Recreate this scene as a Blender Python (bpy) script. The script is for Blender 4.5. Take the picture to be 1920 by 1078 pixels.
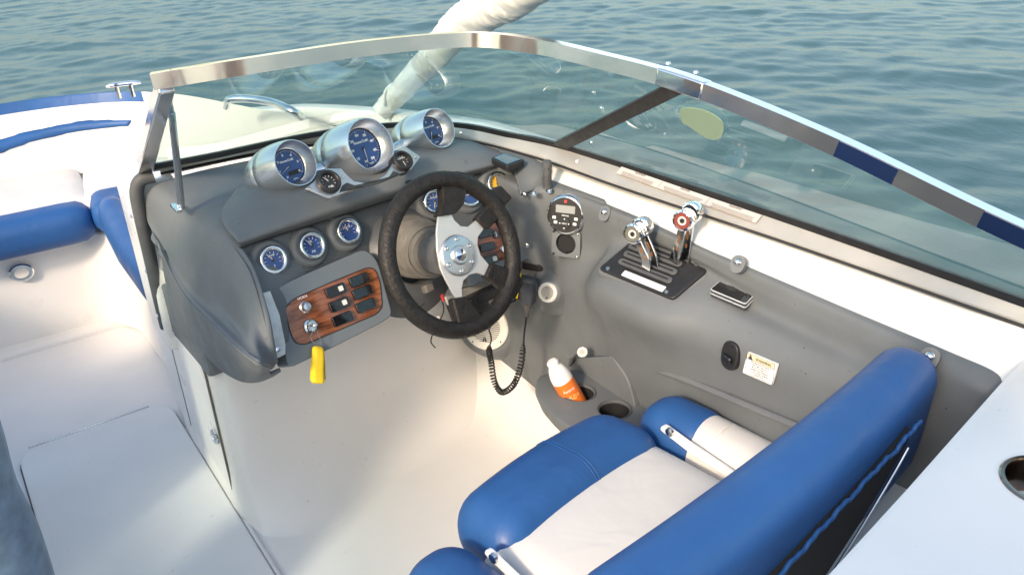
import bpy, bmesh, math, random
import numpy as np
from mathutils import Vector, Matrix
random.seed(4); RNG = np.random.default_rng(11)
R = math.radians
for o in list(bpy.data.objects): bpy.data.objects.remove(o)
sc = bpy.context.scene
COL = sc.collection

# ------------------------------------------------------------------ camera
FPX, CW, CH = 1620.0, 1920.0, 1078.0
def _n(v): v = np.asarray(v, float); return v / np.linalg.norm(v)
def _ray(p): return _n([p[0] - CW/2, -(p[1] - CH/2), -FPX])
_fw = _ray((-275, -206)); _rt = _ray((3654, -401)); _rt = _n(_rt - _fw*np.dot(_rt, _fw)); _up = np.cross(_rt, _fw)
CM = np.array([_rt, _fw, _up])            # camera -> boat axes: X starboard, Y bow, Z up
CC = np.array([0, 0, 1.4])
cam = bpy.data.cameras.new('camera'); camo = bpy.data.objects.new('camera', cam); COL.objects.link(camo)
cam.sensor_width = 36; cam.lens = 36*FPX/CW; cam.clip_start = .02; cam.clip_end = 6000
m = Matrix.Identity(4)
for i in range(3):
    for j in range(3): m[i][j] = CM[i][j]
    m[i][3] = CC[i]
camo.matrix_world = m; sc.camera = camo

# ------------------------------------------------------------------ sky, sun, exposure
SUN = _n([1.0, .55, -.66])               # direction the sunlight travels
elev = math.asin(-SUN[2]); azim = math.atan2(-SUN[0], -SUN[1])
w = bpy.data.worlds.new('World'); sc.world = w; w.use_nodes = True
nt = w.node_tree; nt.nodes.clear()
sky = nt.nodes.new('ShaderNodeTexSky'); sky.sky_type = 'NISHITA'; sky.sun_disc = False
sky.sun_elevation = elev; sky.sun_rotation = azim; sky.air_density = 1.4; sky.dust_density = 2.4; sky.ozone_density = .6
bg = nt.nodes.new('ShaderNodeBackground'); bg.inputs[1].default_value = .15
ow = nt.nodes.new('ShaderNodeOutputWorld'); nt.links.new(sky.outputs[0], bg.inputs[0]); nt.links.new(bg.outputs[0], ow.inputs[0])
sl = bpy.data.lights.new('sun', 'SUN'); sl.energy = 1.45; sl.angle = R(6); sl.color = (1, .80, .62)
so = bpy.data.objects.new('sun', sl); COL.objects.link(so); so.rotation_euler = Vector(SUN).to_track_quat('-Z', 'Y').to_euler()
sc.view_settings.view_transform = 'Standard'; sc.view_settings.look = 'None'; sc.view_settings.gamma = 1
sc.view_settings.exposure = 1.18
sc.cycles.max_bounces = 10; sc.cycles.transparent_max_bounces = 16; sc.cycles.caustics_reflective = False; sc.cycles.caustics_refractive = False
sc.cycles.use_denoising = True; sc.cycles.sample_clamp_indirect = 6

# ------------------------------------------------------------------ geometry helpers
def A(px, py, x=None, y=None, z=None, d=None):
    """the point of the boat seen at a photo pixel, at a known station x, height z or distance forward y"""
    v = CM @ np.array([(px - CW/2)/FPX, -(py - CH/2)/FPX, -1.])
    t = d if d is not None else (x - CC[0])/v[0] if x is not None else (y - CC[1])/v[1] if y is not None else (z - CC[2])/v[2]
    return CC + v*t
def OP(px, py, P, n):
    v = CM @ np.array([(px - CW/2)/FPX, -(py - CH/2)/FPX, -1.])
    return CC + v*(np.dot(np.asarray(P) - CC, n)/np.dot(v, n))
def nrm(pan, tilt): p, t = R(pan), R(tilt); return np.array([math.sin(p)*math.cos(t), -math.cos(p)*math.cos(t), math.sin(t)])
def fr(n, up=(0, 0, 1)):
    n = _n(n); u = _n(np.cross(up, n)); return u, np.cross(n, u), n
def cr(P, n, closed=False):
    """Catmull-Rom resample"""
    P = np.asarray(P, float); k = len(P)
    if not closed: Q = np.vstack([2*P[0]-P[1], P, 2*P[-1]-P[-2]]); segs = k-1
    else: Q = np.vstack([P[-1], P, P[0], P[1]]); segs = k
    out = []
    for t in np.linspace(0, segs, n, endpoint=not closed):
        i = min(int(t), segs-1); f = t-i
        a, b, c, d = Q[i:i+4]
        out.append(.5*((2*b) + (c-a)*f + (2*a-5*b+4*c-d)*f*f + (3*b-a-3*c+d)*f**3))
    return np.array(out)
def grid(P, cu=False, cv=False):
    nu, nv = P.shape[:2]; F = []
    for i in range(nu if cu else nu-1):
        for j in range(nv if cv else nv-1):
            a, b = i, (i+1) % nu; c, d = j, (j+1) % nv
            F.append((a*nv+c, b*nv+c, b*nv+d, a*nv+d))
    return P.reshape(-1, 3), F
def surf(curves, nu=40, nv=40):
    """smooth surface through a list of section curves"""
    m_ = max(len(c) for c in curves)
    S = np.array([cr(c, nv) for c in curves])
    return np.array([cr(S[:, j], nu) for j in range(nv)]).transpose(1, 0, 2)
def loft(curves, nu=40, nv=40): return grid(surf(curves, nu, nv))
def tube(path, r, n=12, smooth=0, caps=True, closed=False):
    P = cr(path, smooth, closed) if smooth else np.asarray(path, float)
    k = len(P); rr = np.full(k, r) if np.isscalar(r) else np.interp(np.linspace(0, 1, k), np.linspace(0, 1, len(r)), r)
    T = np.gradient(P, axis=0) if not closed else np.roll(P, -1, 0)-np.roll(P, 1, 0)
    up = np.array([0, 0, 1.]) if abs(_n(T[0])[2]) < .9 else np.array([1., 0, 0]); rings = []
    u = _n(np.cross(up, T[0]))
    for i in range(k):
        t = _n(T[i]); u = _n(u - t*np.dot(u, t)); v = np.cross(t, u)
        rings.append([P[i] + rr[i]*(math.cos(a)*u + math.sin(a)*v) for a in np.linspace(0, 2*math.pi, n, endpoint=False)])
    V, F = grid(np.array(rings), cu=closed, cv=True)
    if caps and not closed: F = F + [tuple(range(n)), tuple(range((k-1)*n, k*n))]
    return V, F
def lathe(prof, P, n, k=32, capa=True, capb=True, sx=1.0):
    u, v, n = fr(n) if abs(_n(n)[2]) < .98 else fr(n, (0, 1, 0))
    P = np.asarray(P)
    rings = np.array([[P + n*h + r*(sx*math.cos(a)*u + math.sin(a)*v) for a in np.linspace(0, 2*math.pi, k, endpoint=False)] for r, h in prof])
    V, F = grid(rings, cv=True)
    if capa: F.append(tuple(range(k)))
    if capb: F.append(tuple(range((len(prof)-1)*k, len(prof)*k)))
    return V, F
def prism(pts, n, h0, h1):
    """outline of 3-D points in one plane, given thickness along its normal"""
    pts = np.asarray(pts, float); n = _n(n); k = len(pts)
    V = np.vstack([pts + n*h0, pts + n*h1])
    F = [tuple(range(k)), tuple(range(k, 2*k))] + [(i, (i+1) % k, k+(i+1) % k, k+i) for i in range(k)]
    return V, F
def rrect(P, u, v, w_, h_, r, k=5):
    out = []
    for cx, cy, a0 in ((w_/2-r, h_/2-r, 0), (-w_/2+r, h_/2-r, 90), (-w_/2+r, -h_/2+r, 180), (w_/2-r, -h_/2+r, 270)):
        for a in np.linspace(a0, a0+90, k): out.append(P + u*(cx + r*math.cos(R(a))) + v*(cy + r*math.sin(R(a))))
    return np.array(out)
def rpoly(pts, r, k=4):
    """round the corners of a 3-D polygon"""
    pts = np.asarray(pts, float); out = []; n_ = len(pts)
    for i in range(n_):
        a, b, c = pts[i-1], pts[i], pts[(i+1) % n_]
        d1 = min(r, .45*np.linalg.norm(a-b)); d2 = min(r, .45*np.linalg.norm(c-b))
        p, q = b + _n(a-b)*d1, b + _n(c-b)*d2
        for t in np.linspace(0, 1, k): out.append((1-t)**2*p + 2*t*(1-t)*b + t*t*q)
    return np.array(out)
def box(P, dims, u=(1, 0, 0), v=(0, 1, 0), n=(0, 0, 1)):
    P = np.asarray(P, float); u, v, n = map(lambda q: np.asarray(q, float), (u, v, n)); V = []
    for k in (-.5, .5):
        for i, j in ((-.5, -.5), (.5, -.5), (.5, .5), (-.5, .5)): V.append(P + u*dims[0]*i + v*dims[1]*j + n*dims[2]*k)
    return np.array(V), [(0, 1, 2, 3), (4, 5, 6, 7), (0, 1, 5, 4), (1, 2, 6, 5), (2, 3, 7, 6), (3, 0, 4, 7)]
def rbox(dims, r, k=14, puff=0):
    """rounded cushion block about the origin"""
    V, F, idx = [], [], {}
    def add(p):
        key = tuple(np.round(p, 6))
        if key not in idx: idx[key] = len(V); V.append(p)
        return idx[key]
    L = np.linspace(-1, 1, k+1)
    for ax in range(3):
        for s in (-1, 1):
            for i in range(k):
                for j in range(k):
                    q = []
                    for a, b in ((L[i], L[j]), (L[i+1], L[j]), (L[i+1], L[j+1]), (L[i], L[j+1])):
                        p = [0, 0, 0]; p[ax] = s; p[(ax+1) % 3] = a; p[(ax+2) % 3] = b; q.append(add(tuple(p)))
                    F.append(tuple(q))
    V = np.array(V, float); h = np.array(dims)/2; rr = np.minimum(r, h*.999)
    sgn = np.sign(V)*np.abs(V)**.8; P = sgn*h; inner = np.clip(P, -(h-rr), h-rr); d = (P-inner)/rr
    ln = np.linalg.norm(d, axis=1, keepdims=True); out = inner + np.where(ln > 1e-9, d/np.maximum(ln, 1e-9), 0)*rr
    if puff:
        f = np.prod(np.clip(1-(V/1.02)**2, 0, 1)**.5 + (np.abs(V) > .999)*1.0, axis=1) if False else (np.clip(1-V[:, 0]**2, 0, 1)*np.clip(1-V[:, 1]**2, 0, 1))
        out[:, 2] += puff*f*np.sign(V[:, 2])
    return out, F
def join(*gs):
    V, F, o = [], [], 0
    for v, f in gs:
        V.append(np.asarray(v)); F += [tuple(i+o for i in q) for q in f]; o += len(v)
    return np.vstack(V), F
def place(g, P, u=(1, 0, 0), v=(0, 1, 0), n=(0, 0, 1)):
    V = np.asarray(g[0]); return np.asarray(P) + V[:, :1]*np.asarray(u) + V[:, 1:2]*np.asarray(v) + V[:, 2:3]*np.asarray(n), g[1]
def mk(name, g, mat, parent=None, smooth=True, ang=35, bevel=0, bseg=2, subd=0, solid=0, soff=-1):
    me = bpy.data.meshes.new(name); me.from_pydata([tuple(map(float, p)) for p in g[0]], [], [tuple(f) for f in g[1]])
    bm = bmesh.new(); bm.from_mesh(me); bmesh.ops.remove_doubles(bm, verts=bm.verts, dist=1e-6)
    bmesh.ops.recalc_face_normals(bm, faces=bm.faces); 
    if solid:
        if sum(f.calc_area()*f.normal.dot(Vector(CC)-f.calc_center_median()) for f in bm.faces) < 0: bmesh.ops.reverse_faces(bm, faces=bm.faces)
    bm.to_mesh(me); bm.free()
    if smooth:
        me.polygons.foreach_set('use_smooth', [True]*len(me.polygons)); me.set_sharp_from_angle(angle=R(ang))
    me.materials.append(mat); o = bpy.data.objects.new(name, me); COL.objects.link(o)
    if parent is not None:
        o.parent = parent
        if parent.type == 'EMPTY': o.location = -parent.location
    if solid: s = o.modifiers.new('solid', 'SOLIDIFY'); s.thickness = solid; s.offset = soff
    if bevel: b = o.modifiers.new('bevel', 'BEVEL'); b.width = bevel; b.segments = bseg; b.limit_method = 'ANGLE'; b.angle_limit = R(40); b.harden_normals = False
    if subd: s = o.modifiers.new('sub', 'SUBSURF'); s.levels = subd; s.render_levels = subd
    return o
def bake(o):
    dg = bpy.context.evaluated_depsgraph_get(); me = bpy.data.meshes.new_from_object(o.evaluated_get(dg)); o.modifiers.clear(); o.data = me
def cut(o, g):
    c = mk('cutter', g, o.data.materials[0], smooth=False); b = o.modifiers.new('cut', 'BOOLEAN'); b.object = c; b.operation = 'DIFFERENCE'; b.solver = 'EXACT'
    bake(o); bpy.data.objects.remove(c)
    o.data.polygons.foreach_set('use_smooth', [True]*len(o.data.polygons)); o.data.set_sharp_from_angle(angle=R(35))
def thing(name, label, cat, loc, group=None):
    o = bpy.data.objects.new(name, None); COL.objects.link(o); o.location = Vector([float(q) for q in loc]); o.empty_display_size = .05
    o['label'] = label; o['category'] = cat
    if group: o['group'] = group
    return o
def lab(o, label=None, cat=None, kind=None, group=None):
    if label: o['label'] = label
    if cat: o['category'] = cat
    if kind: o['kind'] = kind
    if group: o['group'] = group
    return o
def text(name, s, P, u, v, n, size, mat, parent, ext=.0004, align='CENTER', space=1.0, sx=1.0, bold=0):
    c = bpy.data.curves.new('t', 'FONT'); c.body = s; c.size = size; c.extrude = ext; c.align_x = align; c.align_y = 'CENTER'
    c.space_character = space; c.resolution_u = 2; c.offset = bold
    o = bpy.data.objects.new('t', c); COL.objects.link(o)
    dg = bpy.context.evaluated_depsgraph_get(); me = bpy.data.meshes.new_from_object(o.evaluated_get(dg)); bpy.data.objects.remove(o)
    V = np.array([q.co for q in me.vertices]).reshape(-1, 3); V[:, 0] *= sx
    F = [tuple(p.vertices) for p in me.polygons]
    V2 = np.asarray(P) + V[:, :1]*u + V[:, 1:2]*v + V[:, 2:3]*n
    return (V2, F) if name is None else mk(name, (V2, F), mat, parent, smooth=False)

# ------------------------------------------------------------------ materials
def mat(name, col, rough=.5, metal=0, bump=0, bscale=60, var=0, vscale=6, coat=0, spec=.5, trans=0, rvar=0, ior=1.45, detail=4, stretch=None, sheen=0, sss=0, bump2=0, b2scale=9, speck=None):
    M_ = bpy.data.materials.new(name); M_.use_nodes = True; t = M_.node_tree; b = t.nodes['Principled BSDF']
    b.inputs['Base Color'].default_value = (*col, 1); b.inputs['Roughness'].default_value = rough; b.inputs['Metallic'].default_value = metal
    b.inputs['Coat Weight'].default_value = coat; b.inputs['Coat Roughness'].default_value = .12; b.inputs['Specular IOR Level'].default_value = spec
    b.inputs['Transmission Weight'].default_value = trans; b.inputs['IOR'].default_value = ior; b.inputs['Sheen Weight'].default_value = sheen
    if sss: b.inputs['Subsurface Weight'].default_value = sss; b.inputs['Subsurface Radius'].default_value = (.02, .02, .02)
    tc = t.nodes.new('ShaderNodeTexCoord'); src = tc.outputs['Object']
    if stretch:
        mp = t.nodes.new('ShaderNodeMapping'); mp.inputs['Scale'].default_value = stretch; t.links.new(src, mp.inputs[0]); src = mp.outputs[0]
    def noise(s, d=4):
        q = t.nodes.new('ShaderNodeTexNoise'); q.inputs['Scale'].default_value = s; q.inputs['Detail'].default_value = d; t.links.new(src, q.inputs[0]); return q
    if var:
        q = noise(vscale, 6); r = t.nodes.new('ShaderNodeValToRGB'); r.color_ramp.elements[0].position = .3; r.color_ramp.elements[1].position = .7
        r.color_ramp.elements[0].color = (*[max(0, c*(1-var)) for c in col], 1); r.color_ramp.elements[1].color = (*[min(1, c*(1+var)) for c in col], 1)
        t.links.new(q.outputs[0], r.inputs[0]); t.links.new(r.outputs[0], b.inputs['Base Color'])
    if speck:
        q = noise(150, 1); r2 = t.nodes.new('ShaderNodeValToRGB'); r2.color_ramp.elements[0].position = .775; r2.color_ramp.elements[1].position = .80
        q3 = noise(38, 3); r3 = t.nodes.new('ShaderNodeValToRGB'); r3.color_ramp.elements[0].position = .72; r3.color_ramp.elements[1].position = .80; r3.color_ramp.elements[1].color = (.55, .55, .55, 1)
        ad = t.nodes.new('ShaderNodeMath'); ad.operation = 'MAXIMUM'; mx = t.nodes.new('ShaderNodeMix'); mx.data_type = 'RGBA'; mx.inputs[7].default_value = (*speck, 1); mx.inputs[6].default_value = (*col, 1)
        t.links.new(q.outputs[0], r2.inputs[0]); t.links.new(q3.outputs[0], r3.inputs[0]); t.links.new(r2.outputs[0], ad.inputs[0]); t.links.new(r3.outputs[0], ad.inputs[1]); t.links.new(ad.outputs[0], mx.inputs[0])
        if b.inputs['Base Color'].is_linked: t.links.new(b.inputs['Base Color'].links[0].from_socket, mx.inputs[6])
        t.links.new(mx.outputs[2], b.inputs['Base Color'])
    if rvar:
        q = noise(vscale*2.3, 5); mr = t.nodes.new('ShaderNodeMapRange'); mr.inputs[1].default_value = .3; mr.inputs[2].default_value = .7
        mr.inputs[3].default_value = max(.02, rough-rvar); mr.inputs[4].default_value = rough+rvar; t.links.new(q.outputs[0], mr.inputs[0]); t.links.new(mr.outputs[0], b.inputs['Roughness'])
    if bump:
        q = noise(bscale, detail); bp = t.nodes.new('ShaderNodeBump'); bp.inputs['Strength'].default_value = bump; bp.inputs['Distance'].default_value = .002
        t.links.new(q.outputs[0], bp.inputs['Height']); t.links.new(bp.outputs[0], b.inputs['Normal'])
        if bump2:
            q2 = noise(b2scale, 2); q2.inputs['Distortion'].default_value = .8; b2 = t.nodes.new('ShaderNodeBump'); b2.inputs['Strength'].default_value = bump2; b2.inputs['Distance'].default_value = .02
            t.links.new(q2.outputs[0], b2.inputs['Height']); t.links.new(b2.outputs[0], bp.inputs['Normal'])
    return M_
WHITE = mat('white_gelcoat', (.78, .765, .74), .32, var=.012, vscale=5, rvar=.06, coat=.25, bump=.015, bscale=60)
SCUFF = mat('white_gelcoat_worn', (.77, .755, .73), .42, var=.025, vscale=7, rvar=.1, bump=.06, bscale=300, speck=(.50, .47, .42))
GREY = mat('grey_gelcoat', (.138, .150, .158), .55, var=.08, vscale=9, rvar=.08, bump=.10, bscale=420, spec=.4, speck=(.05, .05, .05))
DGREY = mat('charcoal_gelcoat', (.085, .089, .094), .42, var=.08, vscale=9, rvar=.1, bump=.03, bscale=200, coat=.15)
LGREY = mat('blue_grey_gelcoat', (.16, .185, .20), .5, var=.05, vscale=8, rvar=.08, bump=.03, bscale=220)
RUBBER = mat('grey_rubber', (.085, .088, .092), .6, var=.15, vscale=30, bump=.1, bscale=200)
BLACK = mat('black_plastic', (.018, .018, .02), .42, var=.2, vscale=30, rvar=.1)
GLOSSB = mat('black_gloss', (.008, .008, .01), .08, coat=.6)
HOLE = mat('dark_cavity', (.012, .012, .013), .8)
CHROME = mat('chrome', (.80, .80, .80), .07, 1, rvar=.04, vscale=20)
STEEL = mat('polished_steel', (.68, .67, .65), .16, 1, rvar=.08, vscale=12, bump=.02, bscale=90)
ALU = mat('brushed_aluminium', (.66, .66, .665), .33, 1, rvar=.08, vscale=10, bump=.02, bscale=300)
POD = mat('satin_anodised_aluminium', (.70, .715, .735), .27, .9)
TRIM = mat('dull_aluminium_trim', (.50, .48, .45), .45, .35, var=.06, vscale=14, rvar=.12, bump=.03, bscale=120)
SATIN = mat('satin_silver', (.60, .59, .57), .42, .55, rvar=.05, vscale=14)
RAILM = mat('bright_rail', (.76, .75, .745), .12, .95, rvar=.05, vscale=7)
LEATHER = mat('worn_black_leather', (.0125, .0105, .0095), .58, bump=1.0, bscale=170, var=.5, vscale=70, rvar=.15, detail=10)
BLUE = mat('blue_vinyl', (.020, .088, .262), .48, bump=.14, bscale=420, bump2=.14, b2scale=13, var=.10, vscale=6, rvar=.08)
WVINYL = mat('white_vinyl', (.66, .635, .60), .48, bump=.12, bscale=420, bump2=.16, var=.03, vscale=6, rvar=.06)
DIALB = mat('blue_dial', (.025, .065, .23), .3, coat=.7, var=.15, vscale=40)
DIALK = mat('black_dial', (.025, .027, .03), .3, coat=.5)
DIALY = mat('yellow_dial', (.75, .42, .04), .35, coat=.5)
PRINT = mat('white_print', (.82, .82, .80), .5)
DPRINT = mat('dark_print', (.06, .06, .07), .6)
NEEDLE = mat('needle', (.62, .55, .47), .4)
RED = mat('red_print', (.55, .05, .05), .4)
YEL = mat('yellow_foam', (.80, .56, .02), .55, var=.06, vscale=30, bump=.06, bscale=100)
ORANGE = mat('orange_plastic', (.80, .19, .03), .38, var=.06, vscale=20)
CREAM = mat('cream_plastic', (.80, .77, .70), .4)
LCD = mat('grey_display', (.30, .31, .31), .25, coat=.4)
DENIM = mat('denim', (.13, .19, .26), .85, var=.22, vscale=40, bump=.4, bscale=500, sheen=.2)
SHIRT = mat('grey_shirt', (.2, .2, .22), .9, bump=.2, bscale=300)
SKIN = mat('skin', (.45, .27, .19), .5)
HAIR = mat('dark_hair', (.02, .015, .012), .6)
BELLOW = mat('dusty_rubber', (.125, .115, .10), .62, var=.3, vscale=25, bump=.15, bscale=150)
SIDEB = mat('black_vinyl_back', (.014, .014, .015), .6, bump=.2, bscale=200)
WRAP = mat('plastic_wrap', (.82, .83, .80), .22, bump=.9, bscale=22, var=.06, vscale=12, detail=8, trans=.15)
def wood():
    M_ = mat('glossy_wood', (.22, .07, .03), .16, coat=.6); t = M_.node_tree; b = t.nodes['Principled BSDF']
    tc = t.nodes.new('ShaderNodeTexCoord'); mp = t.nodes.new('ShaderNodeMapping'); mp.inputs['Scale'].default_value = (12, 45, 95); mp.inputs['Rotation'].default_value = (0, .2, .1)
    q = t.nodes.new('ShaderNodeTexNoise'); q.inputs['Scale'].default_value = 1.6; q.inputs['Detail'].default_value = 7; q.inputs['Distortion'].default_value = .6
    r = t.nodes.new('ShaderNodeValToRGB'); r.color_ramp.elements[0].position = .32; r.color_ramp.elements[1].position = .68
    r.color_ramp.elements[0].color = (.13, .034, .014, 1); r.color_ramp.elements[1].color = (.36, .13, .055, 1)
    t.links.new(tc.outputs['Object'], mp.inputs[0]); t.links.new(mp.outputs[0], q.inputs[0]); t.links.new(q.outputs[0], r.inputs[0]); t.links.new(r.outputs[0], b.inputs['Base Color']); return M_
WOOD = wood()
def glass():
    M_ = bpy.data.materials.new('tinted_glass'); M_.use_nodes = True; t = M_.node_tree; t.nodes.clear()
    o = t.nodes.new('ShaderNodeOutputMaterial'); tr = t.nodes.new('ShaderNodeBsdfTransparent'); tr.inputs[0].default_value = (.74, .91, .88, 1)
    gl = t.nodes.new('ShaderNodeBsdfGlossy'); gl.inputs['Roughness'].default_value = .01; gl.inputs[0].default_value = (1, 1, 1, 1)
    df = t.nodes.new('ShaderNodeBsdfDiffuse'); df.inputs[0].default_value = (.60, .72, .68, 1)
    lw = t.nodes.new('ShaderNodeLayerWeight'); lw.inputs[0].default_value = .5; pw = t.nodes.new('ShaderNodeMath'); pw.operation = 'POWER'; pw.inputs[1].default_value = 4.0; f = t.nodes.new('ShaderNodeMapRange'); f.inputs[3].default_value = .045; f.inputs[4].default_value = .75; t.links.new(lw.outputs['Facing'], pw.inputs[0]); t.links.new(pw.outputs[0], f.inputs[0])
    m1 = t.nodes.new('ShaderNodeMixShader'); m2 = t.nodes.new('ShaderNodeMixShader')
    tc = t.nodes.new('ShaderNodeTexCoord'); q = t.nodes.new('ShaderNodeTexNoise'); q.inputs['Scale'].default_value = 7; q.inputs['Detail'].default_value = 6
    mr = t.nodes.new('ShaderNodeMapRange'); mr.inputs[3].default_value = .0; mr.inputs[4].default_value = .13
    t.links.new(tc.outputs['Object'], q.inputs[0]); t.links.new(q.outputs[0], mr.inputs[0]); t.links.new(mr.outputs[0], m1.inputs[0])
    t.links.new(tr.outputs[0], m1.inputs[1]); t.links.new(df.outputs[0], m1.inputs[2])
    t.links.new(f.outputs[0], m2.inputs[0]); t.links.new(m1.outputs[0], m2.inputs[1]); t.links.new(gl.outputs[0], m2.inputs[2]); t.links.new(m2.outputs[0], o.inputs[0]); return M_
GLASS = glass()
def water():
    M_ = mat('sea_water', (.048, .104, .114), .26, spec=.15, ior=1.33); t = M_.node_tree; b = t.nodes['Principled BSDF']
    tc = t.nodes.new('ShaderNodeTexCoord'); last = None
    for s, d in ((11, .006), (34, .0012)):
        mp = t.nodes.new('ShaderNodeMapping'); mp.inputs['Scale'].default_value = (s, s*.55, s); mp.inputs['Rotation'].default_value = (0, 0, .6)
        q = t.nodes.new('ShaderNodeTexNoise'); q.inputs['Scale'].default_value = 1; q.inputs['Detail'].default_value = 3; bp = t.nodes.new('ShaderNodeBump'); bp.inputs['Distance'].default_value = d; bp.inputs['Strength'].default_value = .8
        t.links.new(tc.outputs['Object'], mp.inputs[0]); t.links.new(mp.outputs[0], q.inputs[0]); t.links.new(q.outputs[0], bp.inputs['Height'])
        if last: t.links.new(last.outputs[0], bp.inputs['Normal'])
        last = bp
    t.links.new(last.outputs[0], b.inputs['Normal']); return M_
WATER = water()

# ------------------------------------------------------------------ sea
ZW = -.32
def sea():
    near = np.arange(-5, 15, .048); tail = 16*1.09**np.arange(1, 60); tail = tail[tail < 4000]
    def axis(a, b): q = np.arange(a, b, .05); g_ = .05*1.16**np.arange(1, 70); c_ = np.cumsum(g_); c_ = c_[c_ < 4000]; return np.concatenate([a-c_[::-1], q, q[-1]+c_])
    X, Y = np.meshgrid(axis(-2.5, 13.5), axis(.2, 19), indexing='ij'); Z = np.zeros_like(X); r = np.random.default_rng(5)
    base = math.atan2(.8, .6)
    fall = 1/(1+np.maximum(0, np.hypot(X-5, Y-9)-12)**2/60)
    for k in range(80):
        L = .20*(2.4/.20)**r.random(); th = base + r.normal(0, .5); amp = .00165*L**.6*(.5+r.random())
        ph = (X*math.cos(th) + Y*math.sin(th))*2*math.pi/L + r.random()*6.28
        Z += amp*(np.sin(ph) + .25*np.cos(2*ph))
    P = np.stack([X, Y, ZW + Z*fall], -1)
    V, F = grid(P)
    me = bpy.data.meshes.new('sea'); me.from_pydata(V.tolist(), [], F); me.polygons.foreach_set('use_smooth', [True]*len(F)); me.materials.append(WATER)
    o = bpy.data.objects.new('sea', me); COL.objects.link(o); lab(o, kind='structure')
sea()

# ------------------------------------------------------------------ the boat
boat = thing('motorboat', 'white motorboat with grey helm console, tinted wraparound windshield and open bow', 'boat', (0.1, 1.2, 0))
XM = .1                                                   # centre line
def mir(g): V = np.array(g[0]); V[:, 0] = 2*XM - V[:, 0]; return V, g[1]
# gunwale plan: inner edge of the side deck, from the stern round the bow to the centre line
plan_in = np.array([(1.15, -1.6), (1.16, -.5), (1.165, .5), (1.16, 1.0), (1.14, 1.5), (1.09, 1.95), (1.07, 2.3), (1.0, 2.65), (.86, 2.95), (.72, 3.2), (.55, 3.42), (.33, 3.52), (.1, 3.55)])
plan_out = np.array([(1.27, -1.6), (1.29, -.5), (1.29, .5), (1.28, 1.0), (1.265, 1.5), (1.235, 1.95), (1.17, 2.3), (1.07, 2.68), (.925, 3.0), (.78, 3.26), (.60, 3.52), (.36, 3.66), (.1, 3.72)])
pin, pout = cr(plan_in, 90), cr(plan_out, 90)
def zdeck(y): return np.interp(y, [-2, .4, 1.9, 2.3, 2.7, 3.1, 3.7], [.775, .775, .775, .745, .70, .635, .60])
def col3(p, z): return np.column_stack([p, np.full(len(p), z) if np.isscalar(z) else z])
zd = zdeck(pin[:, 1])
def side(flip):
    rows = [col3(pin, zd-.05), col3(pin, zd-.006), col3(pin*.93+pout*.07, zd+.003), col3(pin*.5+pout*.5, zd+.006), col3(pin*.08+pout*.92, zd-.004), col3(pout, zd-.02), col3(pout+np.array([.0, .0]), zd-.07)]
    ctr = np.column_stack([np.full(90, XM), np.minimum(pout[:, 1], 3.2)])
    low = ctr + (pout-ctr)*.86
    rows += [col3(pout*.97+ctr*.03, zd-.32), col3(low, -.15), col3(ctr + (pout-ctr)*.6, -.5)]
    g = grid(np.array(rows)); return mir(g) if flip else g
hull = mk('hull', join(side(False), side(True)), WHITE, boat, ang=50)
rub = [mk('rub_rail', tube(col3(p, zd-.085), .016, 8), RUBBER, hull) for p in (pout, np.column_stack([2*XM-pout[:, 0], pout[:, 1]]))]

# cockpit floor, turned up into the side liner on the right
fl = []
for y in (-1.6, .3, 1.0, 1.5, 1.8, 2.1, 2.6, 3.6):
    fl.append([(-1.0, y, 0), (-.5, y, 0), (0, y, 0), (.34, y, 0), (.7, y, 0), (.93, y, .0), (1.03, y, .02), (1.09, y, .075), (1.12, y, .17)])
floor = mk('cockpit_floor', loft(fl, 50, 50), SCUFF, boat)
hz = .012
hp = np.array([(-.073, 2.36, hz), (.330, 2.36, hz), (.330, .2, hz), (-.073, .2, hz)])
hatch = mk('floor_hatch', prism(rpoly(hp, .07, 7), (0, 0, 1), -.008, .006), SCUFF, boat, bevel=.004)
mk('hatch_gap', prism(rpoly(hp+np.array([(-.004, .004, 0), (.004, .004, 0), (.004, -.004, 0), (-.004, -.004, 0)]), .074, 7), (0, 0, 1), -.011, -.0085), RUBBER, hatch, smooth=False)
hinge = join(*[tube([(x, 2.366, hz+.004), (x+.0085, 2.366, hz+.004)], .0022, 8) for x in np.arange(-.045, .27, .0092)])
mk('piano_hinge', hinge, STEEL, hatch)
mk('edge_lip', tube([(.3375, y, .006) for y in (2.2, 1.8, 1.2, .2)], .006, 8), SCUFF, floor)

# console body: port wall, rounded corner, bulkhead under the dash
cw = []; RF = .17
for th in np.linspace(0, math.pi/2, 9).tolist() + [.30, .42, .56]:
    z = RF*(1-math.cos(th)) - .0015 if th > .56 or th == 0 or len(cw) < 9 else th
    o_ = RF*(1-math.sin(th)) if len(cw) < 9 else 0
    e = min(.012, o_*.15)
    cw.append([(.36, 2.45, z), (.345-e, 2.16, z), (.3435-e, 2.0, z), (.3435-e, 1.85, z), (.344-e, 1.765-o_*.2, z), (.352-e*.5, 1.728-o_*.35, z), (.385, 1.712-o_*.6, z), (.5, 1.735-o_, z), (.75, 1.80-o_, z), (1.0, 1.85-o_, z), (1.13, 1.90-o_, z)])
console = mk('console_wall', loft(cw, 40, 90), SCUFF, boat)
nP = np.array([-1., 0, 0])
door = mk('locker_door', prism(rpoly([(.3405, 1.79, .035), (.3405, 2.12, .035), (.3405, 2.12, .37), (.3405, 1.79, .40)], .02), nP, -.003, .003), WHITE, console, bevel=.002)
mk('door_gap', tube(rpoly([(.3392, 1.785, .03), (.3392, 2.125, .03), (.3392, 2.125, .375), (.3392, 1.785, .405)], .024), .0028, 6, closed=True), RUBBER, door)
lk = np.array([.336, 1.815, .20])
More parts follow.
